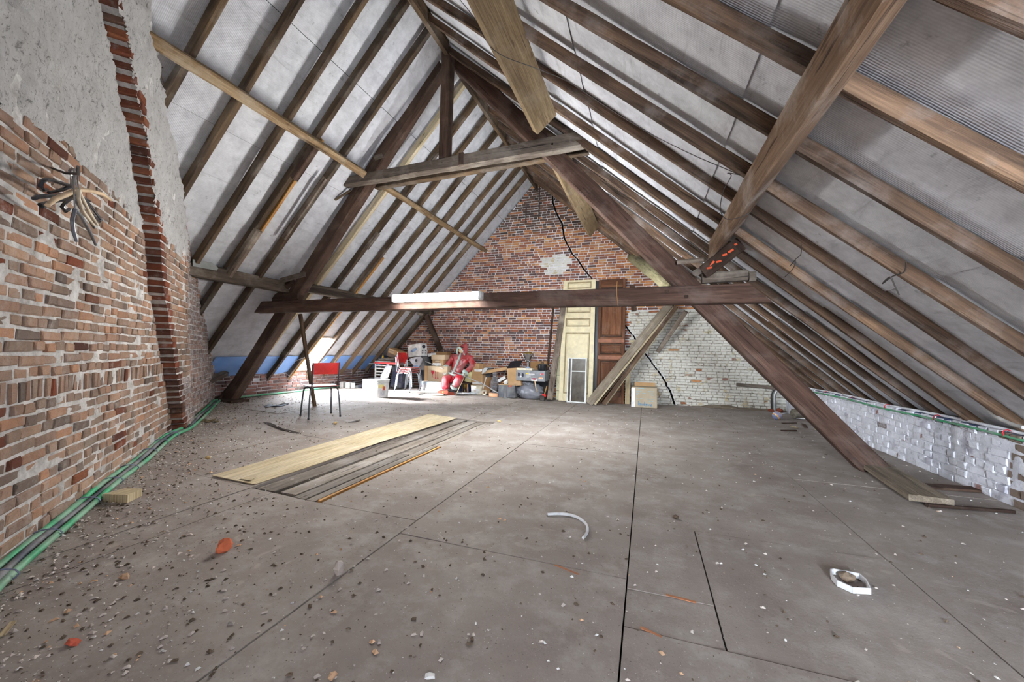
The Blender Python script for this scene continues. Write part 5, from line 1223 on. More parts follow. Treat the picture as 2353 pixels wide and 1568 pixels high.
pc_ = Q(1246, 852, 8.42); pc_ = V((pc_.x, 8.44, ztop+.002)); kp_ = depth(pc_)/FPX
pot = thing('cooking_pot', 'black enamel cooking pot with lid and brass side handles, on the grey carton', 'pot', pc_)
rp2, hp2 = 11.2*kp_, 12*kp_
MB().lathe([(0, 0), (rp2*.88, 0), (rp2*.95, .02), (rp2, hp2), (rp2*1.05, hp2*1.02), (rp2*1.05, hp2*1.08), (rp2*.96, hp2*1.08)], pc_, 28, close=False).build('body', plain('black_enamel', (28, 30, 36), .18, spec=.6), pot, smooth=40)
MB().lathe([(rp2*1.0, hp2*1.08), (rp2*.85, hp2*1.22), (rp2*.3, hp2*1.34), (0, hp2*1.36)], pc_, 28, close=False).build('lid', plain('dull_lid', (96, 98, 94), .4, .6), pot, smooth=60)
MB().tube([pc_+V((-.03, 0, hp2*1.33)), pc_+V((-.028, 0, hp2*1.5)), pc_+V((.028, 0, hp2*1.5)), pc_+V((.03, 0, hp2*1.33))], .008, 8).build('lid_handle', BLACK, pot, smooth=60)
for sx in (-1, 1): MB().tube([pc_+V((sx*rp2, -.03, hp2*.9)), pc_+V((sx*(rp2+.03), -.03, hp2*.85)), pc_+V((sx*(rp2+.035), 0, hp2*.6)), pc_+V((sx*(rp2+.03), .03, hp2*.85)), pc_+V((sx*rp2, .03, hp2*.9))], .007, 6).build('handle', GOLD, pot, smooth=60)
b = carton('carton', 'crushed brown carton behind the black pot', 'box', (1218, 1256, 831, 853), 8.64, .14, CARD_D, tilt=-.06, base=ztop+.002)
# rubbish bag
bc = FL(1211, 919); gb = MB(); kx = depth(bc)/FPX
def bagp(p):
    return p
t = thing('rubbish_bag', 'full grey plastic rubbish bag with knotted top on the floor, right of the dark bin', 'bag', V((bc.x, bc.y+.2, fh(bc.x)+.003)))
gb.blob((0, 0, 0), 1, 1, 1, 9, .0, sub=4)
cx_, cy_, cz_ = bc.x, bc.y+.20, fh(bc.x)
vv = []
for p in gb.v:
    q = noise.fractal(p*2.2+V((3, 1, 2)), .8, 2.1, 4)*.20+abs(noise.noise(p*4.1))*.26+abs(noise.noise(V((p.x*9, p.y*9, p.z*3))))*.10-.06
    z = p.z; r = 1+q*.8; w = 1.0 if z < .1 else 1-.38*(z-.1)
    vv.append(V((cx_+p.x*.315*r*w+(.05 if z < -.3 and p.x > .3 else 0), cy_+p.y*.22*r*w, cz_+.004+max(0, (z+.86)*.215*(1+q*.3)))))
gb.v = vv
BAG = plain('grey_bag_film', (128, 130, 138), .28, spec=.6, var=.1)
gb.build('bag', BAG, t, smooth=180)
kb = MB(); kp0 = Q(1216, 884, bc.y+.1); kb.blob(kp0, .085, .06, .055, 6, .35, sub=3); kb.blob(kp0+V((-.10, 0, .03)), .06, .04, .04, 11, .4, sub=3)
kb.build('knot', BAG, t, smooth=180)
# broom, brush
tag(MB().tube([Q(1229, 876, 8.22), Q(1232, 895, 8.18), FL(1235, 915)+V((0, 0, .01))], .012, 8).build('broom_handle', plain('orange_white_stick', (226, 190, 150), .5), smooth=60), 'thin orange and white stick standing behind the rubbish bag', 'stick')
bs = thing('hand_brush', 'hand brush with red band and wooden handle standing on its bristles beside the grey plank', 'brush', FL(1247, 917))
MB().tube([Q(1251, 907, 8.36), Q(1257, 887, 8.42)], .013, 8).build('handle', WD_NEW, bs, smooth=60)
MB().box(Q(1245, 912, 8.34), Q(1256, 906, 8.40), Matrix.Rotation(.25, 3, 'Y'), .006).build('band', RED, bs)
MB().box(V((Q(1240, 917, 8.34).x, 8.33, fh(0)+.003)), Q(1253, 909, 8.42), None, .008).build('bristles', IRON, bs)
# long plank, doors, window, boards
tag(MB().beam(Q(1263, 919, 8.25), Q(1297, 690, 8.80), .03, .13, (0, 1, .1), 14, .08, .004).build('plank', WD_GREY), 'long grey plank leaning between the gable and the floor, left of the cream door', 'plank')
tag(MB().beam(Q(1253, 905, 8.72), Q(1272, 700, 8.88), .02, .05, (0, 1, 0), 8, .1, .002).build('lath', WD_DARK), 'thin dark strip standing in for the shadow behind the long grey plank', 'lath')  # dark strip that paints the plank's shadow
t, at, bar, w_, h_ = panel4('cream_board', 'narrow pale green-cream board standing behind the cream door', 'board', (1276.5, 919), (1287, 919), (1280, 818), 8.62, 8.74, .02, CREAMPAINT)
bar('board', 0, 1, 0, 1, -.02, 0, plain('green_cream_paint', (200, 196, 162), .6)); bar('crack_line', 0, 1, .20, .21, 0, .002, WD_DARK, 0); bar('crack_line', 0, 1, .55, .56, 0, .002, WD_DARK, 0)
def door(t, at, bar, mat, rails, sw, panels_mat=None, extra=()):
    bar('slab', .02, .98, .003, .997, -.046, -.032, mat, .002)
    bar('stile', 0, sw, 0, 1, -.044, 0, mat); bar('stile', 1-sw, 1, 0, 1, -.044, 0, mat)
    for v0, v1 in rails: bar('rail', sw, 1-sw, v0, v1, -.043, -.001, mat)
    vs_ = [r for r in rails]
    for (a0, a1), (b0, b1) in zip(vs_, vs_[1:]):
        v0, v1 = a1, b0; m = .018/1
        for u0, u1, w0, w1 in ((sw, sw+.03, v0, v1), (1-sw-.03, 1-sw, v0, v1), (sw+.03, 1-sw-.03, v0, v0+.011), (sw+.03, 1-sw-.03, v1-.011, v1)): bar('moulding', u0, u1, w0, w1, -.034, -.010, CREAMSHADE if mat is CREAMPAINT else WD_DARK, .005)  # mouldings coloured darker, painting shade into the panel recesses
        if v1-v0 > .05: bar('panel', sw+.05, 1-sw-.05, v0+.02, v1-.02, -.034, -.014, panels_mat or mat, .008)
t, at, bar, w_, h_ = panel4('cream_door', 'old cream painted panel door leaning on the gable, left of the brown door', 'door', (1283, 921), (1361, 921), (1301, 645), 8.45, 8.84, .04, CREAMPAINT)
door(t, at, bar, CREAMPAINT, [(0, .06), (.555, .605), (.675, .72), (.80, .925), (.985, 1.0)], .13)
t, at, bar, w_, h_ = panel4('brown_door', 'brown stained panel door leaning on the gable behind the slanted boards', 'door', (1370, 932), (1434, 932), (1386, 643), 8.58, 8.86, .04, WD_DOOR)
door(t, at, bar, WD_DOOR, [(0, .09), (.335, .355), (.358, .385), (.475, .505), (.508, .525), (.935, 1.0)], .10)
for v0, v1 in ((.345, .375), (.48, .51)): bar('band', .02, .98, v0, v1, 0, .006, plain('orange_brown_band', (132, 84, 58), .6), .002)
t, at, bar, w_, h_ = panel4('dark_board', 'black board standing in the gap between the cream door and the brown door', 'board', (1358, 924), (1380, 926), (1376, 646), 8.70, 8.89, .02, BLACK)
bar('board', 0, 1, 0, 1, -.012, 0, BLACK)
t, at, bar, w_, h_ = panel4('pale_slat', 'pale yellowish slat standing at the right side of the brown door', 'slat', (1436, 930), (1448, 930), (1440, 838), 8.60, 8.72, .02, WD_PALE)
bar('slat', 0, 1, 0, 1, -.02, 0, WD_PALE)
for xx, lb in ((1448, 'dark upright strip on the gable right of the brown door top'),):
    tag(MB().beam(Q(1456, 716, 8.9), Q(1452, 655, 8.9), .03, .10, (0, 1, 0), 4, .1, .002).build('dark_strip', WD_DARK), lb, 'strip')
FRW = plain('white_window_paint', (216, 218, 216), .6, dust=.2); PANE = plain('dusty_dark_glass', (58, 50, 38), .35, spec=.3, dust=.12)
t, at, bar, w_, h_ = panel4('window_sash', 'old white window sash with dirty panes leaning on the cream door', 'window sash', (1301.5, 926), (1346, 926), (1304, 822), 8.30, 8.40, .03, FRW)
for nm, u0, u1, v0, v1 in (('stile', 0, .06, 0, 1), ('stile', .17, .235, 0, 1), ('stile', .93, 1.0, 0, 1), ('rail', .06, .93, .975, 1), ('rail', .235, .93, .685, .71), ('rail', .06, .93, 0, .03)): bar(nm, u0, u1, v0, v1, -.035, 0, FRW)
bar('pane', .235, .93, .03, .685, -.022, -.018, PANE, 0); bar('pane', .235, .93, .71, .975, -.022, -.018, PANE, 0); bar('pane', .06, .17, .03, .975, -.022, -.018, PANE, 0)
for i, (q0, q1, Y0, Yt_, mat, h, lb) in enumerate((((1353, 930), (1538, 700), 8.10, 8.52, WD_BOARD, .155, 'broad grey outermost board of the slanted bundle'), ((1364, 930), (1545, 704), 8.14, 8.56, WD_PALE, .10, 'pale second board of the slanted bundle'), ((1369, 931), (1549, 704), 8.20, 8.60, WD_RAFTER, .11, 'brown third board of the slanted bundle'), ((1386, 931), (1553, 706), 8.16, 8.54, WD_RAFTER_R, .07, 'reddish board split away from the slanted bundle'), ((1391, 931), (1556, 708), 8.21, 8.58, WD_PLY, .06, 'pale thin lowest board of the slanted bundle'))):
    a, c_ = Q(*q0, Y0), Q(*q1, Yt_); a.z = max(a.z, .03)
    tag(MB().beam(a, c_, .022, h, (.35, 1, .2) if i == 0 else (.15, 1, .05), 12, .06, .003).build('slanted_board', mat), lb+', leaning in front of the brown door', 'board', 'slanted boards in front of the doors')
b = carton('carton', 'weathered cardboard box with blue handwriting on the floor before the whitewashed gable', 'box', (1450, 1510, 891, 939), 8.16, .34, CARD_G, floor=True, yaw=.03, c=.012)
patch(b, 'paper_strip', -1.0, -.70, -.96, .95, WHITEP)
a, c_ = edge(b, -.75, 1, .9, 1, True); flap(b, 'flap', a, c_, (0, .06, 0), .07, CARD)
ra = b['mid']+b['R'] @ V((b['hw'], -b['d']*.45, b['hh']*.95)); rb2 = b['mid']+b['R'] @ V((b['hw'], b['d']*.45, b['hh']*.95)); flap(b, 'flap', ra, rb2, (.06, 0, 0), -.19, CARD)
for v, us in ((.62, ((-.6, -.45), (-.42, -.25), (.25, .55), (.58, .72))), (.42, ((-.6, -.4), (-.15, .12), (.4, .68))), (.28, ((-.6, -.5), (.5, .7))), (-.12, ((-.6, -.5), (-.35, -.1), (.1, .5), (.55, .72))), (-.32, ((.3, .7),)), (.9, ((-.5, .0),))):
    for u0, u1 in us: patch(b, 'print', u0, u1, v-.035, v+.035, plain('faded_blue_print', (140, 168, 176), .8))
hwp = []
for ch_i, (u0, shape) in enumerate(((-.46, ((0, .42), (0, -.05), (.02, .02))), (-.40, ((0, .2), (.0, -.1))), (-.32, ((0, .18), (.0, -.08), (.06, .16), (.07, -.08))), (-.20, ((0, .15), (.03, -.06), (.08, .15), (.1, -.06))), (-.06, ((0, -.05), (.08, .36), (.10, -.08), (.02, .1), (.12, .12))), (.12, ((0, .16), (.01, -.2), (.01, .15), (.08, .08), (.01, -.02))), (.26, ((0, .16), (.02, -.06), (.07, .16), (.09, -.06))), (.40, ((.06, .15), (0, .05), (.06, -.06), (.09, .1), (.1, -.08))), (.54, ((.05, .15), (0, .08), (.06, .0), (.0, -.08))))):
    MB().tube([b['at'](u0+du, -.72+dv*.9, .003) for du, dv in shape], .006, 5).build('handwriting', BLUEPRINT, b['t'])
# ball, pipe, things by the right leg
bpz = FL(1787, 966); kb_ = depth(bpz)/FPX; rb3 = 9.8*kb_
bm = NT('ball_print', .35, .5); co_ = bm.coord('Object'); wv = bm.n('TexWave', {'Vector': co_, 'Scale': 3.2, 'Distortion': 3.0}, bands_direction='DIAGONAL').outputs[1]
BALL = bm.col(bm.ramp(wv, [(0, (150, 150, 176)), (.32, (196, 198, 210)), (.5, (222, 96, 50)), (.62, (244, 200, 60)), (.8, (120, 130, 170)), (1, (180, 60, 60))], 'CONSTANT'))
mb = MB(); mb.blob(bpz+V((0, .03, rb3)), rb3, rb3, rb3, 1, 0, sub=4); tag(mb.build('ball', BALL, smooth=180, origin=bpz+V((0, .03, rb3))), 'small printed ball with orange and yellow stripe, near the bent pipe', 'ball')
pi_ = thing('pipe', 'bent grey pipe rising from the floor against the whitewashed gable', 'pipe', Q(1780, 946, 8.82))
MB().tube([Q(1780, 947, 8.80), Q(1779, 915, 8.80), Q(1780, 906, 8.80), Q(1784, 899, 8.80), Q(1790, 895, 8.80), Q(1803, 892, 8.80)], .030, 12).build('tube', plain('dull_grey_pipe', (148, 148, 146), .4, .6), pi_, smooth=60)
MB().tube([Q(1775, 944, 8.86), Q(1774, 912, 8.86), Q(1776, 904, 8.86), Q(1781, 897, 8.86)], .022, 8).build('sleeve', BLACK, pi_, smooth=60)
for q in ((1771, 944), (1791, 943)): MB().blob(Q(*q, 8.78), .06, .04, .035, q[0], .3, sub=2).build('rusty_fixing', plain('rust', (120, 60, 42), .9), pi_)
tag(MB().tube([FL(1794, 953)+V((0, 0, .012)), FL(1812, 951)+V((0, 0, .012)), FL(1833, 958)+V((0, 0, .012))], .009, 6).build('pipe_offcut', WHITEC, smooth=60), 'thin white tube on the floor right of the ball', 'tube')
t, at, bar, w_, h_ = panel4('white_card', 'white card leaning against the dark log behind the right truss leg', 'card', (1830, 962), (1852, 964), (1840, 942), 7.9, 8.05, .01, WHITEP)
bar('card', 0, 1, 0, 1, -.006, 0, WHITEP, 0)
lgm = MB(); c0 = FL(1851, 966); lgm.tube([c0+V((-.16, .05, .09)), c0+V((0, .1, .10)), c0+V((.22, .2, .09))], [.085, .095, .085], 12)
tag(lgm.build('log', wood('grey_bark', [(66, 62, 54), (104, 98, 86), (140, 134, 120)], .2), smooth=40), 'short dark grey log on the floor behind the right truss leg', 'log')
cvb = MB(); pts = [Q(1590+i*22, 938+(-4 if 1 < i < 5 else 1)+i*.9, 8.86) for i in range(9)]
for a, c_ in zip(pts, pts[1:]): cvb.beam(a+V((0, 0, .02)), c_+V((0, 0, .02)), .16, .02, (0, 1, .25), 1, .1, 0)
tag(cvb.build('warped_board', WD_BOARD, smooth=40), 'warped grey board lying along the foot of the whitewashed gable', 'board')
# plank lying by the right leg
pA, pB = FL(1962, 1069), FL(2092, 1157)
pk = MB().beam(V((pA.x+.12, pA.y, .052)), V((pB.x+.12, pB.y, .04)), .25, .045, (1, 0, 0), 10, .05, .003)
tag(pk.build('plank', WD_BOARD), 'short thick grey plank lying on the floor in front of the right truss leg', 'plank')
for q0, q1, w, lb in (((2085, 1118), (2265, 1130), .11, 'thin dark board on the floor between the right truss leg and the knee wall'), ((2130, 1165), (2330, 1180), .03, 'dark lath on the floor near the knee wall at the right edge')):
    a, c_ = FL(*q0), FL(*q1); tag(MB().beam(a+V((0, 0, .012)), c_+V((0, 0, .012)), w, .02, (0, 1, 0), 4, .1, .001).build('lath', WD_DARK), lb, 'board')
# plywood strip over the bare planks
plm = MB(); pxs = [FL(487, 1097), FL(585, 1116), FL(1050, 962), FL(985, 954)]
def plyf(u, v):
    p = (pxs[0]*(1-u)+pxs[1]*u)*(1-v)+(pxs[3]*(1-u)+pxs[2]*u)*v
    return V((p.x+.008*math.sin(v*9), p.y, fh(p.x)+.010+.012*abs(math.sin(v*7+u*2))*(1-abs(2*v-1))+.006*(1-u)))
plm.grid(plyf, 6, 40); plm2 = [V(p) for p in plm.v]
n0 = len(plm.v); low = [p-V((0, 0, .006)) for p in plm2]
rim = list(range(7))+[7*j+6 for j in range(1, 41)]+[7*40+i for i in range(5, -1, -1)]+[7*j for j in range(39, 0, -1)]
plm.add(low, []); plm.f += [(rim[i], rim[(i+1) % len(rim)], rim[(i+1) % len(rim)]+n0, rim[i]+n0)[::-1] for i in range(len(rim))]; plm.m += [0]*len(rim)
plm.g = [((p-plm2[0]).y, p.x*1.0, p.z) for p in plm.v]
py_ = plm.build('plywood_strip', WD_PLY, smooth=30); tag(py_, 'long pale plywood strip lying on the floor beside the bare planks', 'plywood')
p = FL(553, 1107); mb = MB(); mb.add([p+V((-.02, 0, .018)), p+V((.10, .01, .018)), p+V((.06, .10, .03)), p+V((-.01, .08, .022))], [(0, 1, 2, 3)]); mb.build('torn_corner', WD_PLY, py_)

# ------------------------------------------------------------------ hangers on the left wall
def PW(x, y, off): return onp(x, y, LN, LDD+off)
hk = MB().tube([PW(123, 388, .0), PW(150, 398, .20), PW(180, 400, .34), PW(179, 383, .36)], .006, 6)
tag(hk.build('wall_hook', IRON, smooth=60), 'rusty iron hook in the left brick wall carrying the coat hangers', 'hook')
HB = plain('black_hanger_plastic', (40, 42, 48), .25, spec=.5); HC = plain('cream_hanger_plastic', (216, 204, 180), .45); HW = plain('hanger_wood', (206, 180, 146), .6); HGR = plain('grey_hanger_plastic', (96, 98, 104), .3)
def hanger(label, hookp, cen, arms, off, r, mat, rod=True):
    c = PW(*cen, off); t = thing('coat_hanger', label, 'hanger', c, 'coat hangers on the wall hook')
    h0 = PW(*hookp, off-.02)
    MB().tube([h0+V((-.02, 0, -.01)), h0+V((-.015, 0, .015)), h0+V((.005, 0, .022)), h0+V((.018, 0, 0)), (h0+c)/2, c], .0028, 5).build('hook', plain('hook_wire', (176, 178, 182), .3, 1), t, smooth=60)
    for k, a in enumerate(arms):
        pts = [c]+[PW(x, y, off+o) for x, y, o in a]
        q = [pts[0]+(pts[1]-pts[0])*.5] if len(pts) == 2 else []
        pts = [pts[0]]+q+pts[1:]
        MB().tube(pts, [r*.75]*(len(pts)-1)+[r*.6], 8).build('arm', mat, t, smooth=60)
    return t
hanger('black plastic hanger pointing to the upper left, ending in a round loop', (161, 396), (163, 428), [((130, 418, .02), (106, 412, .03), (96, 418, .04), (93, 428, .04), (98, 437, .03), (108, 436, .02)), ((140, 437, .0), (112, 443, .0))], .14, .012, HB)
hanger('black plastic hanger lying across the bricks with its end farthest left', (164, 396), (168, 446), [((120, 450, .02), (84, 453, .04), (77, 457, .04)), ((205, 462, -.03),)], .17, .013, HB)
hanger('black plastic hanger half hidden below the pale wooden one', (166, 397), (166, 456), [((120, 464, .02), (92, 471, .03), (96, 475, .03), (118, 470, .02))], .20, .011, HB)
hanger('pale wooden curved hanger spread widest over the bundle', (169, 398), (178, 436), [((150, 448, .02), (126, 458, .04), (109, 472, .06)), ((205, 438, -.02), (235, 446, -.05), (254, 460, -.08))], .24, .014, HW)
hanger('cream plastic hanger with a long arm hanging down to the right', (176, 400), (181, 436), [((186, 450, .0), (205, 487, -.03), (224, 517, -.05)), ((180, 455, .0), (190, 485, -.02), (216, 518, -.05))], .27, .010, HC)
hanger('black plastic hanger with a rounded end just right of the cream one', (173, 399), (184, 448), [((205, 470, -.03), (228, 500, -.06), (232, 506, -.06), (228, 509, -.06), (212, 492, -.05))], .22, .010, HB)
hanger('black plastic hanger hanging steeply behind the cream one', (170, 398), (168, 452), [((185, 478, -.02), (205, 505, -.04), (216, 524, -.05)), ((150, 466, .02), (142, 476, .02), (150, 486, .02), (160, 480, .01))], .25, .010, HB)
hanger('grey plastic hanger lowest in the bundle, its two arms pointing down', (168, 398), (172, 482), [((166, 505, .0), (168, 530, .0), (176, 555, .0)), ((185, 495, -.02), (205, 530, -.04), (220, 563, -.06))], .29, .011, HGR)

# ------------------------------------------------------------------ cables
def smooth_path(pts, n=6):
    out = []
    for i in range(len(pts)-1):
        p0, p1, p2, p3 = pts[max(i-1, 0)], pts[i], pts[i+1], pts[min(i+2, len(pts)-1)]
        for j in range(n):
            t = j/n; out.append(.5*((2*p1)+(p2-p0)*t+(2*p0-5*p1+4*p2-p3)*t*t+(3*p1-p0-3*p2+p3)*t**3))
    return out+[pts[-1]]
base = [FL(-90, 1440)]+[FL(*q) for q in ((0, 1345), (80, 1270), (180, 1187), (262, 1117), (330, 1062), (390, 1009), (430, 992), (449, 975), (462, 962), (488, 938), (500, 925))]
def lane(o, z, ph): 
    out = []
    for i, p in enumerate(base): q = p+LN*(o+.006*math.sin(i*2.1+ph)); q.z = fh(q.x)+z+.005*math.sin(i*1.7+ph); out.append(q)
    return smooth_path(out)
cabs = []
for nm, lb, o, z, r, m in (('cable', 'green cable nearest the room in the bundle along the left wall', .025, .026, .017, GREENC), ('cable', 'dark cable in the middle of the bundle along the left wall', -.012, .030, .016, GREYC), ('cable', 'green cable against the bricks in the bundle along the left wall', -.045, .038, .017, GREENC)):
    cabs.append(tag(MB().tube(lane(o, z, o*90), r, 8).build(nm, m, smooth=60), lb, 'cable'))
for q in ((5, 1342), (112, 1243), (205, 1165), (262, 1117), (300, 1086), (345, 1047), (372, 1024), (398, 1006)):
    p = FL(*q); p.z = fh(p.x)+.034; mb = MB(); dd_ = LD
    mb.tube([p+LN*(.062*math.cos(a)-.012)+V((0, 0, .030*math.sin(a))) for a in [2*PI*i/10 for i in range(11)]], .004, 4); mb.tube([p+LN*-.05, p+LN*-.09+V((0, 0, .05))], .002, 4); mb.build('cable_tie', TIE, cabs[1])
ev = [V((XL+.12, y, fh(XL+.12)+.025+.004*math.sin(y*4))) for y in (4.45, 4.8, 5.2, 5.6, 6.0, 6.4, 6.8, 7.2, 7.6)]
tag(MB().tube(smooth_path(ev), .018, 8).build('cable', GREENC, smooth=60), 'green cable lying along the foot of the left eaves wall', 'cable')
tag(MB().beam(FL(545, 917)+V((0, 0, .02)), FL(598, 911)+V((0, 0, .02)), .06, .035, (0, 1, 0), 4, .1, .002).build('batten', WD_RED), 'short reddish batten on the floor before the left eaves wall', 'batten')
rw = lambda o, z, ph: smooth_path([V((XR+.01+o, y, .515+z+.008*math.sin(y*3+ph))) for y in (1.5, 2.2, 2.9, 3.6, 4.3, 5, 5.7, 6.4, 7.1, 7.8, 8.5)])
tag(MB().tube(rw(-.018, -.004, .4), .011, 8).build('cable', GREENC, smooth=60), 'green cable along the front edge of the right knee wall', 'cable')
nv = tag(MB().tube(rw(.010, .012, .1), .014, 8).build('cable', NAVYC, smooth=60), 'thick navy cable on top of the right knee wall', 'cable')
tag(MB().tube(rw(.036, .034, .2), .013, 8).build('cable', WHITEC, smooth=60), 'white cable behind the navy one on the right knee wall', 'cable')
for y in (2.85, 3.4, 4.05, 4.8, 5.6, 6.4, 7.2):
    p = V((XR+.02, y, .532)); mb = MB(); mb.tube([p+V((.030*math.cos(a)-.005, 0, .030*math.sin(a)-.004)) for a in [2*PI*i/8 for i in range(9)]], .004, 4); mb.tube([p+V((-.03, 0, 0)), p+V((-.042, -.015, -.02))], .003, 4); mb.build('cable_tie', REDTIE, nv)
tag(MB().tube(smooth_path([Q(2228, 918, 4.4), Q(2262, 935, 4.2), Q(2290, 958, 4.0), Q(2320, 973, 3.85), Q(2353, 983, 3.7)]), .014, 8).build('cable', plain('dull_white_cable', (190, 188, 184), .5), smooth=60), 'dull white cable sagging between the rafters above the right knee wall', 'cable')
def wire(label, pts, r=.003, m=WIRE, cat='wire'): return tag(MB().tube(smooth_path(pts), r, 5).build('wire', m, smooth=60), label, cat)
def on_rr(x, y, o=-.02): return onp(x, y, (.875, 0, 1), 5.10+.875*RX+o)
wire('long thin wire slung under the right rafters to the heavy purlin', [on_rr(1040, -20, -.1), on_rr(1085, 35, -.12), on_rr(1135, 115, -.42), on_rr(1240, 160, -.42), on_rr(1310, 190, -.06), on_rr(1400, 250, -.06), on_rr(1500, 310, -.06), on_rr(1590, 355, -.06), on_rr(1660, 385, -.06), on_rr(1700, 402, -.08)])
wire('looped wire end hanging from the purlin on the right', [on_rr(1700, 402, -.10), on_rr(1672, 398, -.12), on_rr(1680, 405, -.12), on_rr(1662, 440, -.14), on_rr(1655, 480, -.16), on_rr(1668, 503, -.36), on_rr(1700, 500, -.40), on_rr(1722, 490, -.34)])
wire('bent wire hanging from a right rafter above the tie beam end', [on_rr(1842, 562), on_rr(1840, 585), on_rr(1828, 596), on_rr(1815, 612, -.05), on_rr(1828, 598, -.06), on_rr(1822, 618, -.08), on_rr(1803, 637, -.02)])
wire('twisted wire hanging from a right rafter nearer the right edge', [on_rr(2082, 602), on_rr(2078, 625), on_rr(2050, 636, -.04), on_rr(2028, 652, -.07), on_rr(2045, 637, -.08), on_rr(2055, 655, -.10), on_rr(2066, 678, -.12)], .004)
wire('white wire drooping below the skylight', [on_raf(-6.5, 5.95, -.02), Q(650, 845, 5.9), Q(672, 870, 5.9), Q(700, 885, 5.9)], .006, WHITEC)
wire('second white wire curling under the skylight to its right', [Q(676, 838, 6.0), Q(695, 848, 6.0), Q(712, 842, 6.0), Q(740, 832, 6.1), Q(752, 822, 6.1)], .006, WHITEC)
tag(MB().tube([Q(462, 168, 2.6), Q(465, 200, 2.6), Q(469, 241, 2.6)], .008, 6).build('hanging_stick', WD_DARK, smooth=60), 'short dark stick dangling from the upper left purlin', 'stick')
tw = MB()
for pts in ([(362, 150), (376, 190), (410, 205), (441, 212)], [(358, 152), (385, 158), (398, 166)], [(410, 205), (425, 190)], [(376, 190), (370, 200)]):
    tw.tube([PW(x, y, .10) for x, y in pts], .004, 4)
tag(tw.build('dry_twig', plain('dry_twig', (92, 72, 50), .9)), 'dry twig sticking out beside the top of the leaning plaster wall', 'twig')

# ------------------------------------------------------------------ small things on the floor
def lump(name, label, cat, q, rx, ry, rz_, mat, seed, j=.3, dz=0):
    p = FL(*q); mb = MB(); mb.blob(p+V((0, 0, rz_*.75+dz)), rx, ry, rz_, seed, j, sub=2 if rx > .03 else 1); return tag(mb.build(name, mat), label, cat)
OBR = plain('broken_brick', (206, 112, 76), .9); RBR = plain('red_brick_shard', (176, 82, 60), .9); MLP = plain('mortar_lump', (196, 186, 178), .95); TSH = plain('tan_shard', (196, 160, 128), .95); DLP = plain('dark_crumb', (84, 70, 56), .95); YLP = plain('yellow_crumb', (190, 164, 116), .95)
lump('brick_fragment', 'orange broken brick chunk on the floor, lower left', 'brick', (514, 1268), .034, .040, .040, OBR, 3, .22)
lump('mortar_lump', 'upright pale mortar lump on the floor right of the orange brick chunk', 'rubble', (780, 1320), .026, .024, .045, MLP, 5, .22)
lump('brick_fragment', 'small red brick shard near the bottom left corner', 'brick', (168, 1482), .026, .018, .012, RBR, 7)
lump('brick_fragment', 'tan brick shard on the gritty floor beside the left cables', 'brick', (287, 1330), .026, .02, .014, TSH, 8)
lump('mortar_lump', 'small tan stone at the bottom edge of the floor', 'rubble', (766, 1560), .014, .014, .012, TSH, 9)
lump('pebble', 'brown pebble lying inside the white plastic loop', 'stone', (1947, 1336), .032, .026, .024, plain('brown_stone', (120, 104, 88), .95), 10, .2)
lump('pebble', 'dark brown stone near the long floor seam', 'stone', (1553, 1192), .022, .018, .014, DLP, 11)
lump('pebble', 'small yellow crumb at the far end of the bare planks', 'stone', (1147, 971), .03, .026, .025, YLP, 12)
lump('pebble', 'small yellow crumb on the floor between the chair and the plywood strip', 'stone', (771, 976), .028, .024, .026, YLP, 13)
lump('pebble', 'pale brown clod on the floor near the foot of the chimney breast', 'stone', (478, 1055), .03, .024, .018, YLP, 14)
lump('mortar_lump', 'white powdery mortar spot near the bottom of the floor', 'rubble', (988, 1557), .018, .016, .006, WHITEP, 15)
lv = MB()
for i in range(7):
    p = FL(455+i*7, 972-(i % 3)*2); lv.blob(p+V((0, 0, .015)), .045, .03, .012, 20+i, .4)
tag(lv.build('dry_leaves', plain('dry_leaf', (112, 96, 66), .95), kind='stuff'), 'dry leaves in the corner at the foot of the chimney breast', 'leaves')
wdg = FL(272, 1150); mb = MB(); z_ = fh(wdg.x)+.002
tri = [(-.05, -.06), (.12, -.01), (.06, .10), (-.05, .06)]
mb.add([wdg+V((a, b_, .002)) for a, b_ in tri]+[wdg+V((a, b_, .055)) for a, b_ in tri], [(3, 2, 1, 0), (4, 5, 6, 7), (0, 1, 5, 4), (1, 2, 6, 5), (2, 3, 7, 6), (3, 0, 4, 7)], [(b_, a, 0) for a, b_ in tri]*2)
tag(mb.build('wood_offcut', WD_PLY), 'pale wooden offcut on the floor beside the left cable bundle', 'offcut')
WTR = plain('white_plastic_strip', (214, 214, 216), .45)
mb = MB(); pp = [FL(*q)+V((0, 0, .014)) for q in ((1258, 1187), (1292, 1186), (1322, 1192), (1343, 1206), (1350, 1218), (1348, 1232), (1340, 1242))]
mb.tube(smooth_path(pp, 3), .009, 6); tag(mb.build('plastic_strip', WTR, smooth=60), 'bent white plastic strip lying on the middle of the floor', 'strip')
mb = MB(); pp = [FL(*q)+V((0, 0, .018)) for q in ((1909, 1324), (1915, 1322), (1975, 1333), (1990, 1347), (2000, 1368), (1960, 1366), (1925, 1350), (1912, 1336), (1909, 1324))]
for a, c_ in zip(pp, pp[1:]): mb.beam(a, c_+(c_-a)*.02, .006, .028, ((c_-a).cross(ZUP)), 2, .1, 0)
tag(mb.build('plastic_loop', WTR), 'white plastic strip bent into a pointed loop on the floor at the right', 'strip')
tag(MB().beam(FL(2, 1468)+V((0, 0, .008)), FL(30, 1434)+V((0, 0, .008)), .018, .006, (1, 0, 0), 3, .1, 0).build('wood_splinter', WD_PALE), 'pale splinter of wood at the left edge of the floor', 'splinter')
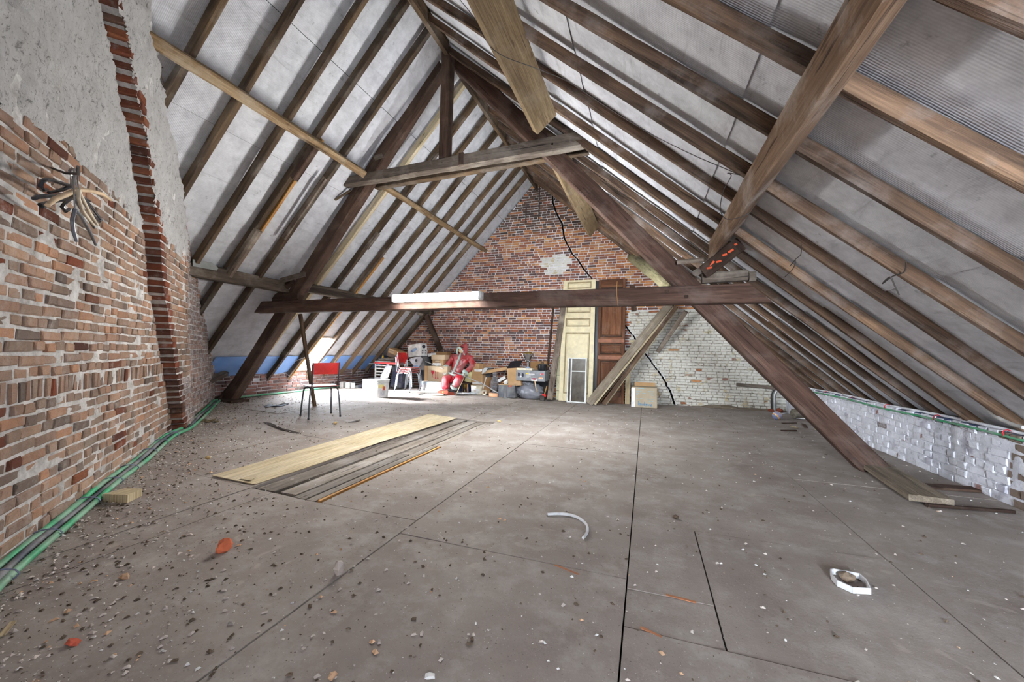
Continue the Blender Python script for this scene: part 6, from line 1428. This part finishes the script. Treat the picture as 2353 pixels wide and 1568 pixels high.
def scrap(label, qs, mat, h=.012, name='scrap'):
    ps = [FL(*q) for q in qs]; n = len(ps); mb = MB()
    mb.add([p+V((0, 0, .004)) for p in ps]+[p+V((0, 0, h+.012*math.sin(i*2.3))) for i, p in enumerate(ps)], [tuple(range(n))[::-1], tuple(range(n, 2*n))]+[(i, (i+1) % n, n+(i+1) % n, n+i) for i in range(n)]); return tag(mb.build(name, mat), label, 'scrap')
scrap('torn black plastic scrap on the floor left of the red chair', [(607, 936), (618, 932), (632, 933), (650, 931), (663, 930), (648, 935), (630, 937), (622, 936), (612, 938)], BLACK, .018)
for i, (q0, q1, lb) in enumerate((((1797, 974), (1830, 974.5), 'thin dark slat on the floor before the right truss leg, nearest the ball'), ((1818, 981), (1832, 986), 'small pale wood chip near the ball'), ((1846, 976), (1852, 985), 'square dark chip beside the right truss leg'), ((1872, 988), (1888, 991), 'pale sliver against the right truss leg'), ((1795, 991), (1830, 992), 'dark flat strip on the floor, front of the chips near the ball'))):
    tag(MB().beam(FL(*q0)+V((0, 0, .010)), FL(*q1)+V((0, 0, .016)), .05 if i == 2 else .03, .012, (0, 1, 0), 2, .1, .001).build('wood_chip', WD_DARK if i in (0, 2, 4) else WD_PALE), lb, 'wood chip')
for i, (q, w, h, lb) in enumerate((((788, 892), .10, .15, 'white block nearest the chair in the row by the eaves wall'), ((801, 893), .10, .14, 'middle white block in the row by the eaves wall'), ((811, 893), .09, .13, 'third white block in the row by the eaves wall'))):
    p = FL(*q); p.x = max(p.x, XL+.2); tag(MB().box(p+V((-w/2, -.06, .002)), p+V((w/2, .06, h)), rz(.3*i), .008).build('block', WHITEP), lb, 'block')
tag(MB().beam(FL(818, 893)+V((0, 0, .035)), FL(836, 890)+V((0, 0, .035)), .10, .06, (0, 1, 0), 4, .2, .006).build('block', plain('grey_block', (170, 176, 186), .8)), 'greyish block lying beside the low white box', 'block')
# lifted sheet edges
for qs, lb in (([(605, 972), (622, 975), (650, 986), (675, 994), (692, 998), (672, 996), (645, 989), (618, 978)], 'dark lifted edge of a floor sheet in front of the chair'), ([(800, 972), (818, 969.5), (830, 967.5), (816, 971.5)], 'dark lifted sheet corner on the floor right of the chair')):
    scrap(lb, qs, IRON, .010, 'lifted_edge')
# orange scratches along the loose square in the floor
for q0, q1, lb in (((1472, 1443), (1520, 1466), 'orange splintered scratch in the floor sheet, lower of the pair'), ((1530, 1368), (1600, 1386), 'orange scratch in the floor sheet along the loose square'), ((1275, 1300), (1330, 1322), 'orange scratch left of the long floor seam')):
    tag(MB().beam(FL(*q0)+V((0, 0, .002)), FL(*q1)+V((0, 0, .002)), .014, .003, (0, 1, 0), 3, .2, .001).build('scratch', plain('orange_fibre', (168, 112, 78), .9)), lb, 'scratch')
# crumbs of mortar, grit and dust all over the floor
def grit(name, label, mat, n, seed, size, dens):
    r = random.Random(seed); mb = MB(); k = 0; t0 = (1+5**.5)/2
    while k < n:
        x, y = r.uniform(-6.9, 2.5), r.uniform(.3, 8.6)
        p = V((x, y, 0))
        wd_ = LN.dot(p)-LDD-.04
        if wd_ < .02 or (PX0-.5 < x < PX1 and PY0 < y < PY1 and r.random() < .8): continue
        if r.random() > dens(x, y, wd_): continue
        s = size*(.35+2.0*r.random()**4); z = fh(x); a = r.uniform(0, PI); ca, sa = math.cos(a), math.sin(a)
        vs_ = []
        for dx, dy, dz in ((-1, -.7, 0), (1, -.6, 0), (.8, .7, 0), (-.8, .6, 0), (r.uniform(-.4, .2), r.uniform(-.4, .2), r.uniform(.5, 1.1)), (r.uniform(.1, .6), r.uniform(-.1, .4), r.uniform(.4, .9))):
            dx, dy = dx*s*r.uniform(.7, 1.2), dy*s*r.uniform(.6, 1.1); vs_.append((x+dx*ca-dy*sa, y+dx*sa+dy*ca, z+dz*s*.8+.004))
        mb.add(vs_, [(0, 1, 4), (1, 5, 4), (1, 2, 5), (2, 3, 5), (3, 4, 5), (3, 0, 4)]); k += 1
    return tag(mb.build(name, mat, kind='stuff'), label, 'grit')
near = lambda x, y, w: math.exp(-w*1.7)*.95+.02
grit('mortar_crumbs', 'pale crumbs of mortar scattered over the floor, thickest along the left wall', MLP, 8500, 31, .0055, near)
grit('grit', 'dark grit scattered over the floor, thickest along the left wall', DLP, 7500, 32, .0055, lambda x, y, w: math.exp(-w*1.4)*.9+.04)
grit('brick_crumbs', 'reddish brick crumbs scattered near the left wall', TSH, 900, 33, .0065, near)
grit('white_flecks', 'white flecks of lime scattered over the floor', WHITEP, 2800, 34, .0042, lambda x, y, w: math.exp(-w*1.1)*.8+.05)
